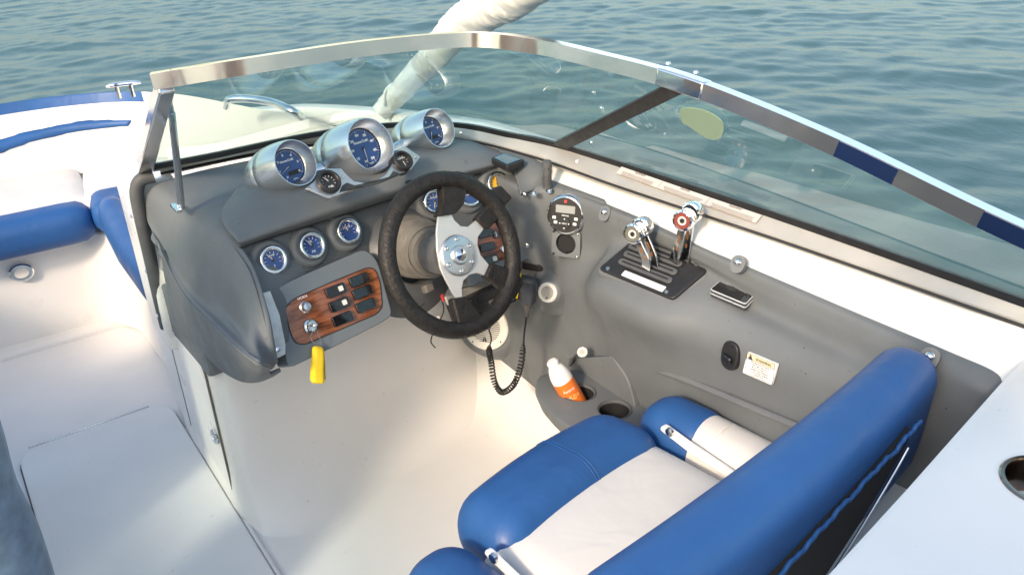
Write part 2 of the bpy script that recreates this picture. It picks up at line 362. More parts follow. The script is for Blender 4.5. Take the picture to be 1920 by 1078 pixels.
lock = mk('door_lock', lathe([(.021, 0), (.021, .004), (.016, .008), (.013, .008), (.012, .003)], lk, nP, 24), CHROME, door)
mk('keyhole', lathe([(.011, .003), (.006, .005)], lk, nP, 16), BLACK, lock) if False else mk('keyhole', lathe([(.0115, .0), (.0115, .0045)], lk, nP, 16), BLACK, door)
# white bulkhead post in front of the dash shell, seen beside the walk-through
mk('bulkhead_post', prism(rpoly([(.318, 2.03, 0), (.318, 2.20, 0), (.42, 2.22, 0), (.42, 2.03, 0)], .012), (0, 0, 1), .34, .775), WHITE, console, bevel=.006)

# ---- grey dash shell on the left
S = [
 [(.335, 2.055, .40), (.331, 2.045, .50), (.331, 2.03, .60), (.334, 2.01, .70), (.352, 1.995, .762), (.40, 1.985, .783), (.55, 1.99, .785), (.80, 1.96, .785), (1.02, 1.86, .785), (1.10, 1.62, .775)],
 [A(345, 640, x=.336), (.333, 1.94, .50), (.334, 1.92, .565), (.342, 1.90, .67), (.372, 1.885, .75), (.42, 1.88, .773), (.55, 1.87, .778), (.80, 1.84, .778), (1.0, 1.76, .778), (1.08, 1.60, .77)],
 [A(373, 652, x=.338), (.334, 1.80, .515), (.334, 1.79, .563), (.345, 1.78, .655), (.378, 1.77, .735), (.425, 1.76, .768), (.53, 1.74, .772), (.75, 1.72, .77), (.98, 1.68, .77), (1.07, 1.58, .765)],
 [A(400, 680, x=.342), (.334, 1.66, .52), (.334, 1.65, .563), (.350, 1.645, .64), (.380, 1.64, .71), (.415, 1.635, .762), (.47, 1.64, .74), (.75, 1.66, .72), (.98, 1.66, .72), (1.07, 1.6, .72)],
 [A(425, 700, x=.350), (.337, 1.54, .53), (.336, 1.535, .565), (.356, 1.53, .63), (.383, 1.53, .69), (.418, 1.525, .725), (.45, 1.55, .70), (.75, 1.66, .66), (.98, 1.66, .66), (1.07, 1.62, .66)],
 [A(455, 714, x=.360), A(448, 700, x=.346), A(452, 664, x=.341), A(464, 632, x=.360), A(478, 605, x=.383), A(502, 582, x=.410), (.44, 1.50, .65), (.75, 1.66, .6), (.98, 1.66, .6), (1.07, 1.62, .6)],
 [A(486, 715, x=.382), A(478, 706, x=.364), A(482, 682, x=.358), A(490, 664, x=.370), A(500, 652, x=.386), A(515, 642, x=.404), (.425, 1.47, .60), (.75, 1.66, .56), (.98, 1.66, .56), (1.07, 1.62, .56)],
 [A(504, 708, x=.396), A(507, 703, x=.390), A(510, 695, x=.387), A(513, 688, x=.390), A(517, 683, x=.396), A(521, 678, x=.403), (.42, 1.46, .575), (.75, 1.66, .53), (.98, 1.66, .53), (1.07, 1.62, .53)]]
cre = [A(a, b, x=x) for a, b, x in ((302, 470, .331), (326, 520, .331), (353, 562, .331), (398, 608, .332), (432, 641, .334), (463, 668, .340), (490, 685, .356), (509, 691, .384))]
bot = [A(a, b, x=x) for a, b, x in ((326, 610, .333), (346, 632, .334), (373, 654, .336), (400, 682, .340), (425, 702, .348), (455, 716, .360), (486, 716, .382), (509, 703, .398))]
low = [[b_*1.0+np.array([.02, 0, 0]), b_, b_*.6+c_*.4-np.array([.003, 0, 0]), b_*.15+c_*.85-np.array([.002, 0, 0]), c_] for b_, c_ in zip(bot, cre)]
upp = []
for k_, (c_, q_) in enumerate(zip(cre, S)):
    f_ = (.2, .5, .8, 1, 1, .8, .45, .2)[k_]; m_ = np.array(q_[3])
    upp.append([c_, c_*.93+m_*.07+np.array([.004, 0, .001])*f_, c_*.72+m_*.28+np.array([.014, 0, -.002])*f_, m_+np.array([.010, 0, 0])*f_] + [np.array(p_) for p_ in q_[4:]])
shell = mk('dash_shell', loft(upp, 100, 130), GREY, boat, ang=60, solid=.012)
mk('shell_side', loft(low, 80, 30), GREY, shell, ang=60, solid=.008)
mk('crease_bead', tube(cre, .0022, 8, 60), GREY, shell)
sk = [A(332, 622, x=.3335), A(373, 650, x=.3335), A(411, 696, x=.3335), A(389, 702, x=.3335)]
mk('skirt', prism(rpoly([(.3345, 2.06, .52), (.3345, 1.72, .53), (.3345, 1.70, .425), (.3345, 1.735, .405), (.3345, 2.06, .385)], .01), nP, -.035, .0), GREY, shell, bevel=.006)
# crease moulding along the shell
mk('edge_trim', tube([(.372, 2.005, .792), (.345, 2.01, .788), (.331, 2.015, .765), (.327, 2.02, .72), (.327, 2.035, .60), (.327, 2.05, .48), (.328, 2.06, .395)], .0155, 12, 50), RUBBER, shell)
for z in (.70, .56, .44): mk('trim_screw', lathe([(.0045, 0), (.004, .0025), (.001, .003)], (.3115, 2.04, z), nP, 12), CHROME, shell)
# chrome kick strip between shell and switch pad
st = [A(487, 552, y=1.475), A(505, 546, y=1.478), A(524, 590, y=1.465), A(537, 650, y=1.44), A(538, 672, y=1.43), A(520, 690, y=1.425), A(505, 610, y=1.45)]
u9, v9, n9 = fr(nrm(9, 25))
PS = A(512, 600, y=1.462)
st = [OP(a, b, PS, n9) for a, b in ((480, 553), (506, 545), (524, 590), (535, 645), (535, 664), (519, 672), (506, 640))]
strip = mk('kick_strip', prism(st, n9, -.006, .002), mat('scuffed_steel', (.42, .41, .40), .38, .8, var=.15, vscale=60), shell, bevel=.001)
for a, b in ((487, 556), (520, 655)):
    mk('strip_screw', lathe([(.0052, 0), (.0048, .003), (.001, .0045)], OP(a, b, PS+n9*.002, n9), n9, 14), CHROME, shell)

# ---- hood with the pods
hoodL = [[A(450, 466, z=.745), A(500, 448, z=.745), A(590, 420, z=.745), A(700, 385, z=.745), A(800, 354, z=.745), A(900, 327, z=.745), A(968, 308, z=.745)],
 [A(448, 455, z=.765), A(500, 437, z=.767), A(590, 408, z=.77), A(700, 374, z=.772), A(800, 345, z=.772), A(900, 317, z=.77), A(966, 300, z=.768)],
 [A(436, 440, z=.775), A(498, 412, z=.785), A(588, 388, z=.788), A(700, 357, z=.790), A(800, 328, z=.789), A(895, 303, z=.784), A(955, 292, z=.772)],
 [A(420, 423, z=.781), A(492, 372, z=.807), A(588, 352, z=.813), A(700, 322, z=.815), A(800, 300, z=.811), A(890, 285, z=.797), A(940, 286, z=.776)],
 [A(414, 403, z=.783), A(478, 350, z=.812), A(575, 325, z=.821), A(690, 300, z=.822), A(795, 275, z=.815), A(882, 269, z=.799), A(925, 279, z=.776)],
 [A(420, 384, z=.782), A(462, 345, z=.802), A(550, 318, z=.806), A(670, 290, z=.806), A(780, 268, z=.803), A(872, 264, z=.792), A(905, 272, z=.776)],
 [A(437, 364, z=.778), A(455, 345, z=.778), A(540, 315, z=.778), A(660, 284, z=.778), A(770, 262, z=.778), A(862, 259, z=.778), A(890, 267, z=.772)]]
hood = mk('dash_hood', loft(hoodL, 50, 70), GREY, boat, ang=60, solid=.01)
mk('hood_seam', tube([p + np.array([0, -.001, .003]) for p in cr(hoodL[0], 40)], .004, 8), BLACK, hood)
# ---- gauge panel below the hood
PG = A(511, 488, y=1.565)
nD = nrm(9, 25); uD, vD, nD = fr(nD)
gp = [OP(a, b, PG, nD) for a, b in ((448, 462), (500, 440), (600, 410), (700, 378), (775, 350), (775, 500), (740, 520), (705, 500), (690, 466), (560, 520), (486, 556), (468, 515))]
gpanel = mk('gauge_panel', prism(rpoly(gp, .02), nD, -.045, -.014), DGREY, boat, bevel=.012, bseg=4)
PGr = OP(772, 430, PG, nD); nR = nrm(-6, 25); uR, vR, nR = fr(nR)
gp2 = [OP(a, b, PGr, nR) for a, b in ((760, 352), (800, 345), (900, 317), (962, 302), (978, 335), (990, 370), (994, 405), (968, 424), (840, 470), (760, 500))]
mk('gauge_panel', prism(rpoly(gp2, .015), nR, -.045, -.014), DGREY, boat, bevel=.010, bseg=4)
# column fairing
PCOL = OP(772, 462, PG, nD); nW = nrm(9, 23)
fair = mk('column_fairing', lathe([(.145, -.05), (.120, -.030), (.100, -.014), (.088, -.004), (.080, .004), (.074, .004), (.070, -.004), (.068, -.03)], PCOL - vD*.012, nW, 48, capb=False), DGREY, boat, ang=70)

def ticks(P, u, v, n, r0, r1, a0, a1, k, wd):
    g = []
    for a in np.linspace(a0, a1, k):
        d = u*math.cos(R(a)) + v*math.sin(R(a)); s = -u*math.sin(R(a)) + v*math.cos(R(a))
        g.append((np.array([P+d*r0-s*wd, P+d*r1-s*wd, P+d*r1+s*wd, P+d*r0+s*wd]) + n*.0006, [(0, 1, 2, 3)]))
    return g
def needle(P, u, v, n, ang_, L, wd, m_, par):
    d = u*math.cos(R(ang_)) + v*math.sin(R(ang_)); s = -u*math.sin(R(ang_)) + v*math.cos(R(ang_)); Q = P + n*.0022
    nd = mk('needle', join(prism([Q-s*wd, Q+d*L-s*wd*.35, Q+d*L+s*wd*.35, Q+s*wd], n, 0, .0008)), m_, par, smooth=False)
    mk('needle_cap', lathe([(wd*3.2, 0), (wd*3.0, .002), (wd*1.5, .003)], P+n*.0005, n, 20), DIALK, par)
def small_gauge(px, py, rad, dial, word, ang_, sub='', P0=None, lettercol=None, bez=None, nn=None, blackring=False):
    n = nD if nn is None else nn; u, v, n = fr(n); P = OP(px, py, PG if P0 is None else P0, n)
    b = mk('gauge', lathe([(rad*1.0, -.02), (rad, .004), (rad*.96, .0078), (rad*.90, .0092), (rad*.76, .0088), (rad*.70, .0055), (rad*.675, .001), (rad*.675, -.002)], P, n, 40, capa=True, capb=False), bez or CHROME, boat, ang=60)
    D = P + n*.0005
    mk('dial', lathe([(rad*.68, -.001), (rad*.68, 0)], D, n, 32), dial, b, smooth=False)
    lc = lettercol or PRINT
    g = ticks(D, u, v, n, rad*.47, rad*.60, 205, -25, 9, rad*.018)
    if word: g.append(text(None, word, D + v*rad*.30 + n*.0007, u, v, n, rad*.22, None, None, ext=.0002))
    if sub: g.append(text(None, sub, D - v*rad*.42 + n*.0007, u, v, n, rad*.24, None, None, ext=.0002))
    mk('lettering', join(*g), lc, b, smooth=False)
    needle(D, u, v, n, ang_, rad*.55, rad*.035, NEEDLE if dial is not DIALY else DPRINT, b)
    if bez is not None: pass
    if not blackring:
        c = mk('collar', lathe([(rad*1.62, -.022), (rad*1.50, -.008), (rad*1.32, .0), (rad*1.12, .002), (rad*1.0, .0)], P - n*.004, n, 40, capb=False), GREY, b, ang=80)
    return b
for px, py, rd, w_, a_, s_ in ((511, 488, .0295, 'TEMP', 118, 'F'), (584, 461, .0290, 'OIL', 120, 'PSI'), (652, 434, .0285, 'VOLTS', 105, ''), (815, 378, .029, 'VOLTS', 250, '12'), (880, 365, .029, 'FUEL', 185, '')):
    small_gauge(px, py, rd, DIALB, w_, a_, s_, **({} if px < 700 else dict(P0=PGr, nn=nR)))
lab(small_gauge(933, 345, .029, DIALY, '', 250, '', lettercol=DPRINT, P0=PGr, nn=nR), 'chrome ringed gauge with a yellow dial')

# ---- the three big pods and their bracket
nPod = nrm(15, 25); uP, vP, nPod = fr(nPod)
def pod(P, Rr, L, nums, a0, a1, nt_, na, lcd, unit, name_label):
    prof = [(Rr*.30, -L), (Rr*.55, -L*.985), (Rr*.68, -L*.94), (Rr*.735, -L*.90), (Rr*.755, -L*.895), (Rr*.93, -L*.80), (Rr*1.06, -L*.68), (Rr*1.13, -L*.56), (Rr*1.155, -L*.47), (Rr*1.145, -L*.465), (Rr*1.145, -L*.455), (Rr*1.16, -L*.45), (Rr*1.155, -L*.34), (Rr*1.115, -L*.2), (Rr*1.045, -L*.06), (Rr*1.005, -.003), (Rr*.99, 0), (Rr*.955, 0), (Rr*.94, -.004), (Rr*.80, -.028), (Rr*.74, -.030), (Rr*.74, -.034)]
    b = mk('gauge_pod', lathe(prof, P, nPod, 64, capb=False), POD, boat, ang=50)
    lab(b, name_label)
    D = P - nPod*.031; r = Rr*.745
    mk('dial', lathe([(r, -.002), (r, 0)], D, nPod, 48), DIALB, b, smooth=False)
    mk('dial_rim', lathe([(r*1.03, -.001), (r*1.02, .0015), (r*.97, .0018), (r*.965, 0)], D, nPod, 48, capa=False, capb=False), BLACK, b)
    g = ticks(D, uP, vP, nPod, r*.86, r*.94, a0, a1, nt_, r*.007) + ticks(D, uP, vP, nPod, r*.80, r*.95, a0, a1, len(nums), r*.014)
    for s_, a in zip(nums, np.linspace(a0, a1, len(nums))):
        g.append(text(None, s_, D + (uP*math.cos(R(a)) + vP*math.sin(R(a)))*r*.68 + nPod*.0007, uP, vP, nPod, r*.165, None, None, ext=.0002, sx=1.35, bold=.0004))
    g.append(text(None, 'MasterCraft', D + vP*r*.33 + nPod*.0007, uP, vP, nPod, r*.185, None, None, ext=.0002, bold=.0002))
    g.append(text(None, unit, D - vP*r*.80 + uP*r*.12 + nPod*.0007, uP, vP, nPod, r*.15, None, None, ext=.0002, sx=1.2))
    mk('lettering', join(*g), PRINT, b, smooth=False)
    if lcd: mk('lcd_window', prism(rrect(D - vP*r*.42 + uP*r*.18, uP, vP, r*.75, r*.26, r*.05), nPod, 0, .0008), BLACK, b, smooth=False)
    needle(D, uP, vP, nPod, na, r*.78, r*.022, NEEDLE, b)
    return b
PL = A(555, 305, d=1.76); PM = A(696, 271, d=1.82); PR = A(823, 240, d=1.97)
pod(PL, .0485, .178, ['0', '1', '2', '3', '4', '5', '6'], 238, -38, 61, 205, True, 'RPM', 'left of the three silver gauge pods, tachometer')
pod(PM, .0580, .205, ['10', '15', '20', '25', '30', '35', '40', '45', '50'], 258, -62, 41, 264, False, 'mph', 'largest silver gauge pod in the middle, speedometer')
pod(PR, .0465, .172, ['0', '1', '2', '3', '4', '5', '6'], 238, -38, 61, 245, True, 'RPM', 'right of the three silver gauge pods, smallest in view')
# saddle bars joining the pods
for a, b in ((PL, PM), (PM, PR)):
    q = -nPod*.085 - vP*.004
    mk('pod_bridge', join(tube([a+q, a*.6+b*.4+q-vP*.012, a*.4+b*.6+q-vP*.012, b+q], [.022, .015, .015, .022], 14, 20)), POD, boat)
for q in (PL, PM, PR):
    mk('pod_foot', lathe([(.022, -.075), (.018, -.05), (.016, 0)], q - nPod*.10 - vP*.012, (0.05, -.1, 1), 24), POD, boat)
# bracket plate with the black inlay and two black gauges
PB = A(690, 352, z=.820); nB = nrm(11, 42); uB, vB, nB = fr(nB)
def onB(*pts): return np.array([OP(a, b, PB, nB) for a, b in pts])
brk = mk('gauge_bracket', prism(onB((573, 354), (592, 338), (612, 316), (640, 316), (652, 330), (664, 340), (684, 343), (706, 339), (724, 327), (736, 308), (742, 285), (758, 273), (788, 294), (771, 318), (617, 372)), nB, -.012, .0), ALU, boat, bevel=.0012)
mk('black_inlay', prism(onB((636, 361), (641, 349), (650, 343), (664, 348), (684, 351), (708, 346), (728, 334), (737, 321), (752, 327), (746, 325), (744, 322))[:9], nB, 0, .0012), DIALK, brk, smooth=False)
for a, b in ((581, 354), (642, 333), (779, 296)): mk('bracket_screw', lathe([(.004, 0), (.0036, .0018), (.0015, .002), (.0012, .001)], OP(a, b, PB, nB), nB, 14), STEEL, brk)
lab(small_gauge(616, 342, .0245, DIALK, '', 118, 'FUEL', P0=PB+nB*.002, bez=BLACK, nn=nB, blackring=True), 'black fuel gauge')
lab(small_gauge(754, 303, .0225, DIALK, 'DEPTH', 275, '', P0=PB+nB*.002, bez=BLACK, nn=nB, blackring=True), 'black gauge under the right pod')
# little black capped knob on the hood edge
KN = A(764, 352, z=.772)
kb = mk('socket_knob', lathe([(.013, -.01), (.013, .006), (.0115, .008), (.0105, .0085)], KN, (0, -.15, 1), 20), CHROME, boat)
mk('cap', lathe([(.0105, .008), (.0112, .012), (.010, .017), (.004, .018)], KN, (0, -.15, 1), 12), BLACK, kb)

# ---- switch pads with wood inlays
PW = OP(620, 560, PG + nD*.016, nD)
def onW(*pts, h=0): return np.array([OP(a, b, PW + nD*h, nD) for a, b in pts])
pad = mk('switch_pad', prism(rpoly(onW((503, 549), (560, 520), (685, 466), (708, 486), (737, 590), (722, 602), (640, 644), (540, 692), (532, 640), (520, 588)), .016), nD, -.055, 0), LGREY, boat, bevel=.010, bseg=4)
wi = mk('wood_inlay', prism(rpoly(onW((534, 577), (552, 560), (620, 530), (688, 502), (703, 505), (712, 530), (716, 575), (706, 588), (640, 616), (570, 646), (553, 643), (543, 620)), .010), nD, -.004, .0022), WOOD, pad, bevel=.001)
mk('inlay_gasket', tube(rpoly(onW((534, 577), (552, 560), (620, 530), (688, 502), (703, 505), (712, 530), (716, 575), (706, 588), (640, 616), (570, 646), (553, 643), (543, 620)), .010) + nD*.0006, .0016, 6, closed=True), BLACK, pad)
def rocker(px, py, wd, hg, par, P0, mark, nn=None):
    nD = globals()['nD'] if nn is None else nn; P = OP(px, py, P0, nD); u, v, nD = fr(nD)
    V, F = prism(rrect(P, u, v, wd, hg, .0025, 3), nD, -.001, .007)
    V = np.array(V); k = len(V)//2
    for i in range(k, 2*k):
        t = np.dot(V[i]-P, u)/(wd/2); V[i] += nD*(.0028*t*t - .0018 + .0012*t)
    o = mk('rocker_switch', (V, F), GLOSSB, par, bevel=.0012)
    g = [prism([P-u*.0006-v*hg*.28+nD*.0068, P+u*.0006-v*hg*.28+nD*.0068, P+u*.0006+v*hg*.28+nD*.0068, P-u*.0006+v*hg*.28+nD*.0068], nD, 0, .0006)]
    if mark: g.append(prism(rrect(P+u*wd*.26, u, v, .0105, .0105, .0015, 3)+nD*.0066, nD, 0, .0022))
    mk('switch_mark', join(*g), CREAM if mark else PRINT, par, smooth=False)
for px, py, mk_ in ((627, 545, 1), (634, 571, 1), (640, 598, 0), (671, 525, 0), (677, 548, 0), (683, 573, 0)): rocker(px, py, .043, .0215, pad, PW + nD*.0022, mk_)
hb = OP(571, 576, PW + nD*.002, nD)
mk('horn_button', lathe([(.0125, 0), (.012, .004), (.0098, .006), (.0092, .012), (.008, .0145), (.003, .0155)], hb, nD, 24), ALU, pad)
text('horn_lettering', 'HORN', OP(567, 558, PW + nD*.0026, nD), uD, vD, nD, .0075, PRINT, pad)
kl = OP(580, 612, PW + nD*.002, nD)
mk('ignition_lock', lathe([(.0155, 0), (.0155, .003), (.0135, .006), (.0105, .0065), (.010, .012), (.0095, .013)], kl, nD, 26), STEEL, pad)
mk('ignition_key', join(prism(rrect(kl + nD*.018, uD, nD, .006, .018, .002), vD, -.0012, .0012), lathe([(.0085, 0), (.0085, .003)], kl+nD*.026, vD, 16)), STEEL, pad)
# right hand pad, behind the wheel
PW2 = PGr + nR*.012
def onW2(*pts): return np.array([OP(a, b, PW2, nR) for a, b in pts])
pad2 = mk('switch_pad', prism(rpoly(onW2((862, 440), (900, 412), (955, 384), (978, 388), (990, 410), (1001, 462), (996, 482), (960, 500), (880, 540)), .012), nR, -.05, 0), LGREY, boat, bevel=.008, bseg=3)
mk('wood_inlay', prism(rpoly(onW2((880, 440), (905, 425), (945, 404), (960, 408), (968, 430), (972, 462), (964, 478), (930, 492), (888, 512)), .008), nR, -.004, .002), WOOD, pad2, bevel=.001)
for px, py, a, b in ((908, 438, .034, .018), (912, 463, .034, .018), (919, 487, .034, .018), (928, 440, .012, .018), (941, 435, .012, .018)): rocker(px, py, a, b, pad2, PW2 + nR*.002, 1 if (px, py) == (919, 487) else 0, nn=nR)
mk('ignition_lock', lathe([(.0125, 0), (.0125, .003), (.011, .006), (.008, .0065), (.0078, .011), (.006, .0115)], OP(947, 466, PW2 + nR*.002, nR), nR, 24), STEEL, pad2)

# ---- steering wheel
nW = nrm(9, 23); uW, vW, nW = fr(nW); PWH = A(850, 477.5, d=1.72)
def onS(*pts, h=0): return np.array([OP(a, b, PWH + nW*h, nW) for a, b in pts])
ring = [PWH + .1505*(uW*math.cos(a) + vW*math.sin(a)) for a in np.linspace(0, 2*math.pi, 96, endpoint=False)]
V, F = tube(ring, .0175, 18, closed=True)
V = V + nW*0; V += (RNG.normal(0, .00035, (len(V), 1)))*nW
wheel = mk('steering_wheel', (V, F), LEATHER, boat); lab(wheel, 'cracked black leather steering wheel with silver four spoke plate')
plate = [(822.5, 404), (847.4, 400.8), (853, 413), (864.7, 424), (879, 425), (893.7, 413), (908, 429), (897, 444.7), (896, 459), (902, 478), (917.8, 496.5), (909, 516.5), (896, 511.7), (881.6, 514.6), (869.6, 526.6), (866.7, 541), (868, 558), (858, 562), (848, 546), (836, 524), (826, 502.5), (820, 469), (819, 435)]
mk('spoke_plate', prism(onS(*plate), nW, -.006, -.001), SATIN, wheel, bevel=.001)
for g in (((818, 407), (851, 402), (866, 384), (871, 356), (886, 330), (852, 322), (812, 334), (826, 352), (828, 380)), ((890, 411), (911, 432), (932, 412), (942, 388), (958, 372), (935, 348), (915, 362), (912, 385)),
          ((920, 494), (907, 519), (925, 530), (962, 562), (980, 530), (965, 508)), ((845, 560), (870, 556), (888, 575), (908, 600), (900, 622), (862, 625), (852, 590))):
    mk('spoke_grip', prism(rpoly(onS(*g), .006), nW, -.014, .008), LEATHER, wheel, bevel=.006, bseg=3)
HB = OP(858, 479, PWH, nW)
mk('hub_plate', lathe([(.0415, -.002), (.0415, .002), (.039, .005), (.034, .006), (.020, .0065), (.0195, .010), (.017, .012)], HB, nW, 48), ALU, wheel)
mk('hub_cap', lathe([(.0135, .006), (.0128, .013), (.0005, .018)], HB, nW, 8), CHROME, wheel, smooth=False)
for k in range(6):
    a = R(78 - 60*k); mk('hub_bolt', lathe([(.0048, 0), (.0046, .003), (.0028, .0035), (.0024, .001)], HB + .0325*(uW*math.cos(a)+vW*math.sin(a)) + nW*.005, nW, 14), STEEL, wheel)
prof = []; L0 = .018
for k in range(8):
    h = k*.0150; rr = .066 - .012*(k/7)**1.2; prof += [(rr-.007, h), (rr+.002, h+.0045), (rr+.0038, h+.0070), (rr+.002, h+.0095), (rr-.007, h+.0140)]
prof += [(.052, .121), (.050, .126), (.046, .130), (.044, .150)]
ax = _n(PWH - nW*.02 - PCOL)
bel = mk('column_bellows', lathe(prof, PCOL - ax*.004, ax, 48, capa=False), BELLOW, boat, ang=30)
u_, v_, _ = fr(ax)
for k in range(1, 9):  # black rings paint shade and dirt into the grooves so the ridges stand out
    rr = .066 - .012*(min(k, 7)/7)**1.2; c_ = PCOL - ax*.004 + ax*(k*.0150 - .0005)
    mk('groove_shade_dirt', tube([c_ + (rr-.0035)*(u_*math.cos(t)+v_*math.sin(t)) for t in np.linspace(0, 2*math.pi, 48, endpoint=False)], .0026, 6, closed=True), BLACK, bel)
mk('column_boss', lathe([(.042, .12), (.0415, .165), (.039, .18), (.036, .205)], PCOL, ax, 40), mat('cast_grey_metal', (.20, .20, .20), .5, .6, var=.25, vscale=18), boat)

# ---- right end of the dash, box and sounder
cbk = [[A(925, 268, z=.777), A(960, 266, z=.778), A(1000, 286, z=.777), A(1032, 304, z=.768)],
       [A(940, 286, z=.7775), A(970, 290, z=.7775), A(1003, 301, z=.776), A(1030, 314, z=.765)],
       [A(952, 300, z=.774), A(982, 309, z=.772), A(1008, 314, z=.770), A(1030, 322, z=.760)],
       [A(965, 328, z=.756), A(990, 333, z=.754), A(1010, 331, z=.756), A(1029, 330, z=.752)],
       [A(976, 362, z=.733), A(997, 357, z=.732), A(1012, 352, z=.733), A(1027, 345, z=.737)]]
mk('corner_block', loft(cbk, 30, 30), GREY, boat, ang=60, solid=.008)
fp = np.array([(1.108, 1.30), (1.100, 1.38), (1.083, 1.45), (1.052, 1.50), (1.035, 1.535), (1.03, 1.60)])
fo = np.array([(1.125, 1.33), (1.125, 1.42), (1.122, 1.55), (1.10, 1.62), (1.07, 1.64), (1.05, 1.66)])
fb_ = np.array([(1.108, 1.30), (1.105, 1.40), (1.10, 1.49), (1.09, 1.56), (1.08, 1.62), (1.06, 1.66)])
flr = [np.column_stack([a, np.full(6, z)]) for a, z in ((fo, .741), (fo*.3+fp*.7, .7405), (fp*1.0+(fo-fp)*.06, .734), (fp, .715), (fp, .65), (fp, .58), (fp*.9+fb_*.1, .53), (fp*.4+fb_*.6, .49), (fb_, .45))]
mk('dash_flange', loft(flr, 60, 50), GREY, boat, ang=60, solid=.006)
pk = np.array([A(a, b, z=.789) for a, b in ((921, 295), (955, 289), (984, 296), (944, 311))])
pk = np.array([A(920, 296, z=.789), A(944, 286, z=.789), A(984, 300, z=.789), A(951, 312, z=.789)])
snd = mk('depth_sounder', prism(rpoly(pk, .006), (0, 0, 1), -.014, 0), BLACK, boat, bevel=.002)
mk('display_glass', prism(rpoly(pk*.80+pk.mean(0)*.2, .004), (0, 0, 1), 0, .0012), GLOSSB, snd)
cen = pk.mean(0); g = []
ux = _n(pk[2]-pk[1]); vx = np.cross((0, 0, 1), ux)
for i in range(7):
    for j in range(4): g.append(box(cen + ux*(i-3)*.0065 + vx*(j-1.5)*.0065 + np.array([0, 0, .0016]), (.004*(.5+random.random()), .0014, .0006), ux, vx, (0, 0, 1)))
mk('display_marks', join(*g), LCD, snd, smooth=False)

# ---- side liner: grey moulding along the starboard side
lin = []
def sec(y, p): return [(x, y + dy, z) for x, dy, z in p]
secs = [
 (1.93, [(1.104, 0, 0.7), (1.095, 0, 0.69), (1.095, 0, 0.66), (1.104, 0, 0.6), (1.108, 0, 0.54), (1.105, 0, 0.48), (1.105, 0, 0.4), (1.105, 0, 0.3), (1.105, 0, 0.22), (1.11, 0, 0.15)]),
 (1.62, [(1.109, 0, 0.735), (1.09, 0, 0.735), (1.085, 0, 0.71), (1.094, 0, 0.64), (1.098, 0, 0.55), (1.098, 0, 0.48), (1.098, 0, 0.4), (1.098, 0, 0.3), (1.098, 0, 0.22), (1.108, 0, 0.14)]),
 (1.46, [(1.114, 0, 0.74), (1.095, 0, 0.735), (1.088, 0, 0.71), (1.094, 0, 0.64), (1.088, 0, 0.575), (1.078, 0, 0.52), (1.083, 0, 0.42), (1.088, 0, 0.31), (1.09, 0, 0.22), (1.1, 0, 0.13)]),
 (1.32, [(1.114, 0, 0.738), (1.098, 0, 0.735), (1.092, 0, 0.71), (1.099, 0, 0.63), (1.075, 0, 0.595), (1.058, 0, 0.55), (1.07, 0, 0.44), (1.08, 0, 0.31), (1.085, 0, 0.22), (1.095, 0, 0.12)]),
 (1.26, [(1.116, 0, 0.737), (1.1, 0, 0.734), (1.095, 0, 0.71), (1.094, 0, 0.667), (1.045, 0, 0.622), (1.02, 0, 0.575), (1.058, 0, 0.47), (1.077, 0, 0.31), (1.083, 0, 0.22), (1.092, 0, 0.115)]),
 (1.19, [(1.119, 0, 0.735), (1.104, 0, 0.732), (1.104, 0, 0.71), (1.106, 0, 0.68), (1.028, 0, 0.64), (1, 0, 0.592), (1.045, 0, 0.48), (1.075, 0, 0.31), (1.082, 0, 0.22), (1.09, 0, 0.11)]),
 (1.04, [(1.124, 0, 0.728), (1.11, 0, 0.725), (1.11, 0, 0.705), (1.112, 0, 0.68), (1.034, 0, 0.641), (1.006, 0, 0.595), (1.047, 0, 0.5), (1.075, 0, 0.33), (1.082, 0, 0.22), (1.09, 0, 0.11)]),
 (.96, [(1.127, 0, 0.727), (1.111, 0, 0.723), (1.109, 0, 0.702), (1.108, 0, 0.677), (1.06, 0, 0.647), (1.035, 0, 0.6), (1.052, 0, 0.51), (1.072, 0, 0.335), (1.081, 0, 0.22), (1.09, 0, 0.11)]),
 (.88, [(1.129, 0, 0.726), (1.112, 0, 0.722), (1.108, 0, 0.7), (1.106, 0, 0.664), (1.07, 0, 0.648), (1.046, 0, 0.605), (1.054, 0, 0.52), (1.07, 0, 0.34), (1.08, 0, 0.22), (1.09, 0, 0.11)]),
 (.70, [(1.129, 0, 0.725), (1.112, 0, 0.721), (1.105, 0, 0.7), (1.099, 0, 0.668), (1.075, 0, 0.648), (1.055, 0, 0.61), (1.056, 0, 0.52), (1.07, 0, 0.34), (1.08, 0, 0.22), (1.09, 0, 0.11)]),
 (.55, [(1.129, 0, 0.725), (1.11, 0, 0.721), (1.098, 0, 0.705), (1.089, 0, 0.68), (1.08, 0, 0.65), (1.07, 0, 0.6), (1.07, 0, 0.52), (1.08, 0, 0.34), (1.085, 0, 0.22), (1.09, 0, 0.11)]),
 (.475, [(1.129, 0, 0.724), (1.11, 0, 0.719), (1.095, 0, 0.705), (1.094, 0, 0.68), (1.09, 0, 0.65), (1.085, 0, 0.6), (1.085, 0, 0.52), (1.09, 0, 0.34), (1.09, 0, 0.22), (1.095, 0, 0.11)]),
 (.45, [(1.139, 0, 0.715), (1.125, 0, 0.705), (1.125, 0, 0.69), (1.129, 0, 0.66), (1.13, 0, 0.62), (1.13, 0, 0.58), (1.13, 0, 0.52), (1.13, 0, 0.34), (1.13, 0, 0.22), (1.13, 0, 0.11)])]
liner = mk('side_liner', loft([sec(y, p) for y, p in secs], 110, 70), GREY, boat, ang=70, solid=.01)
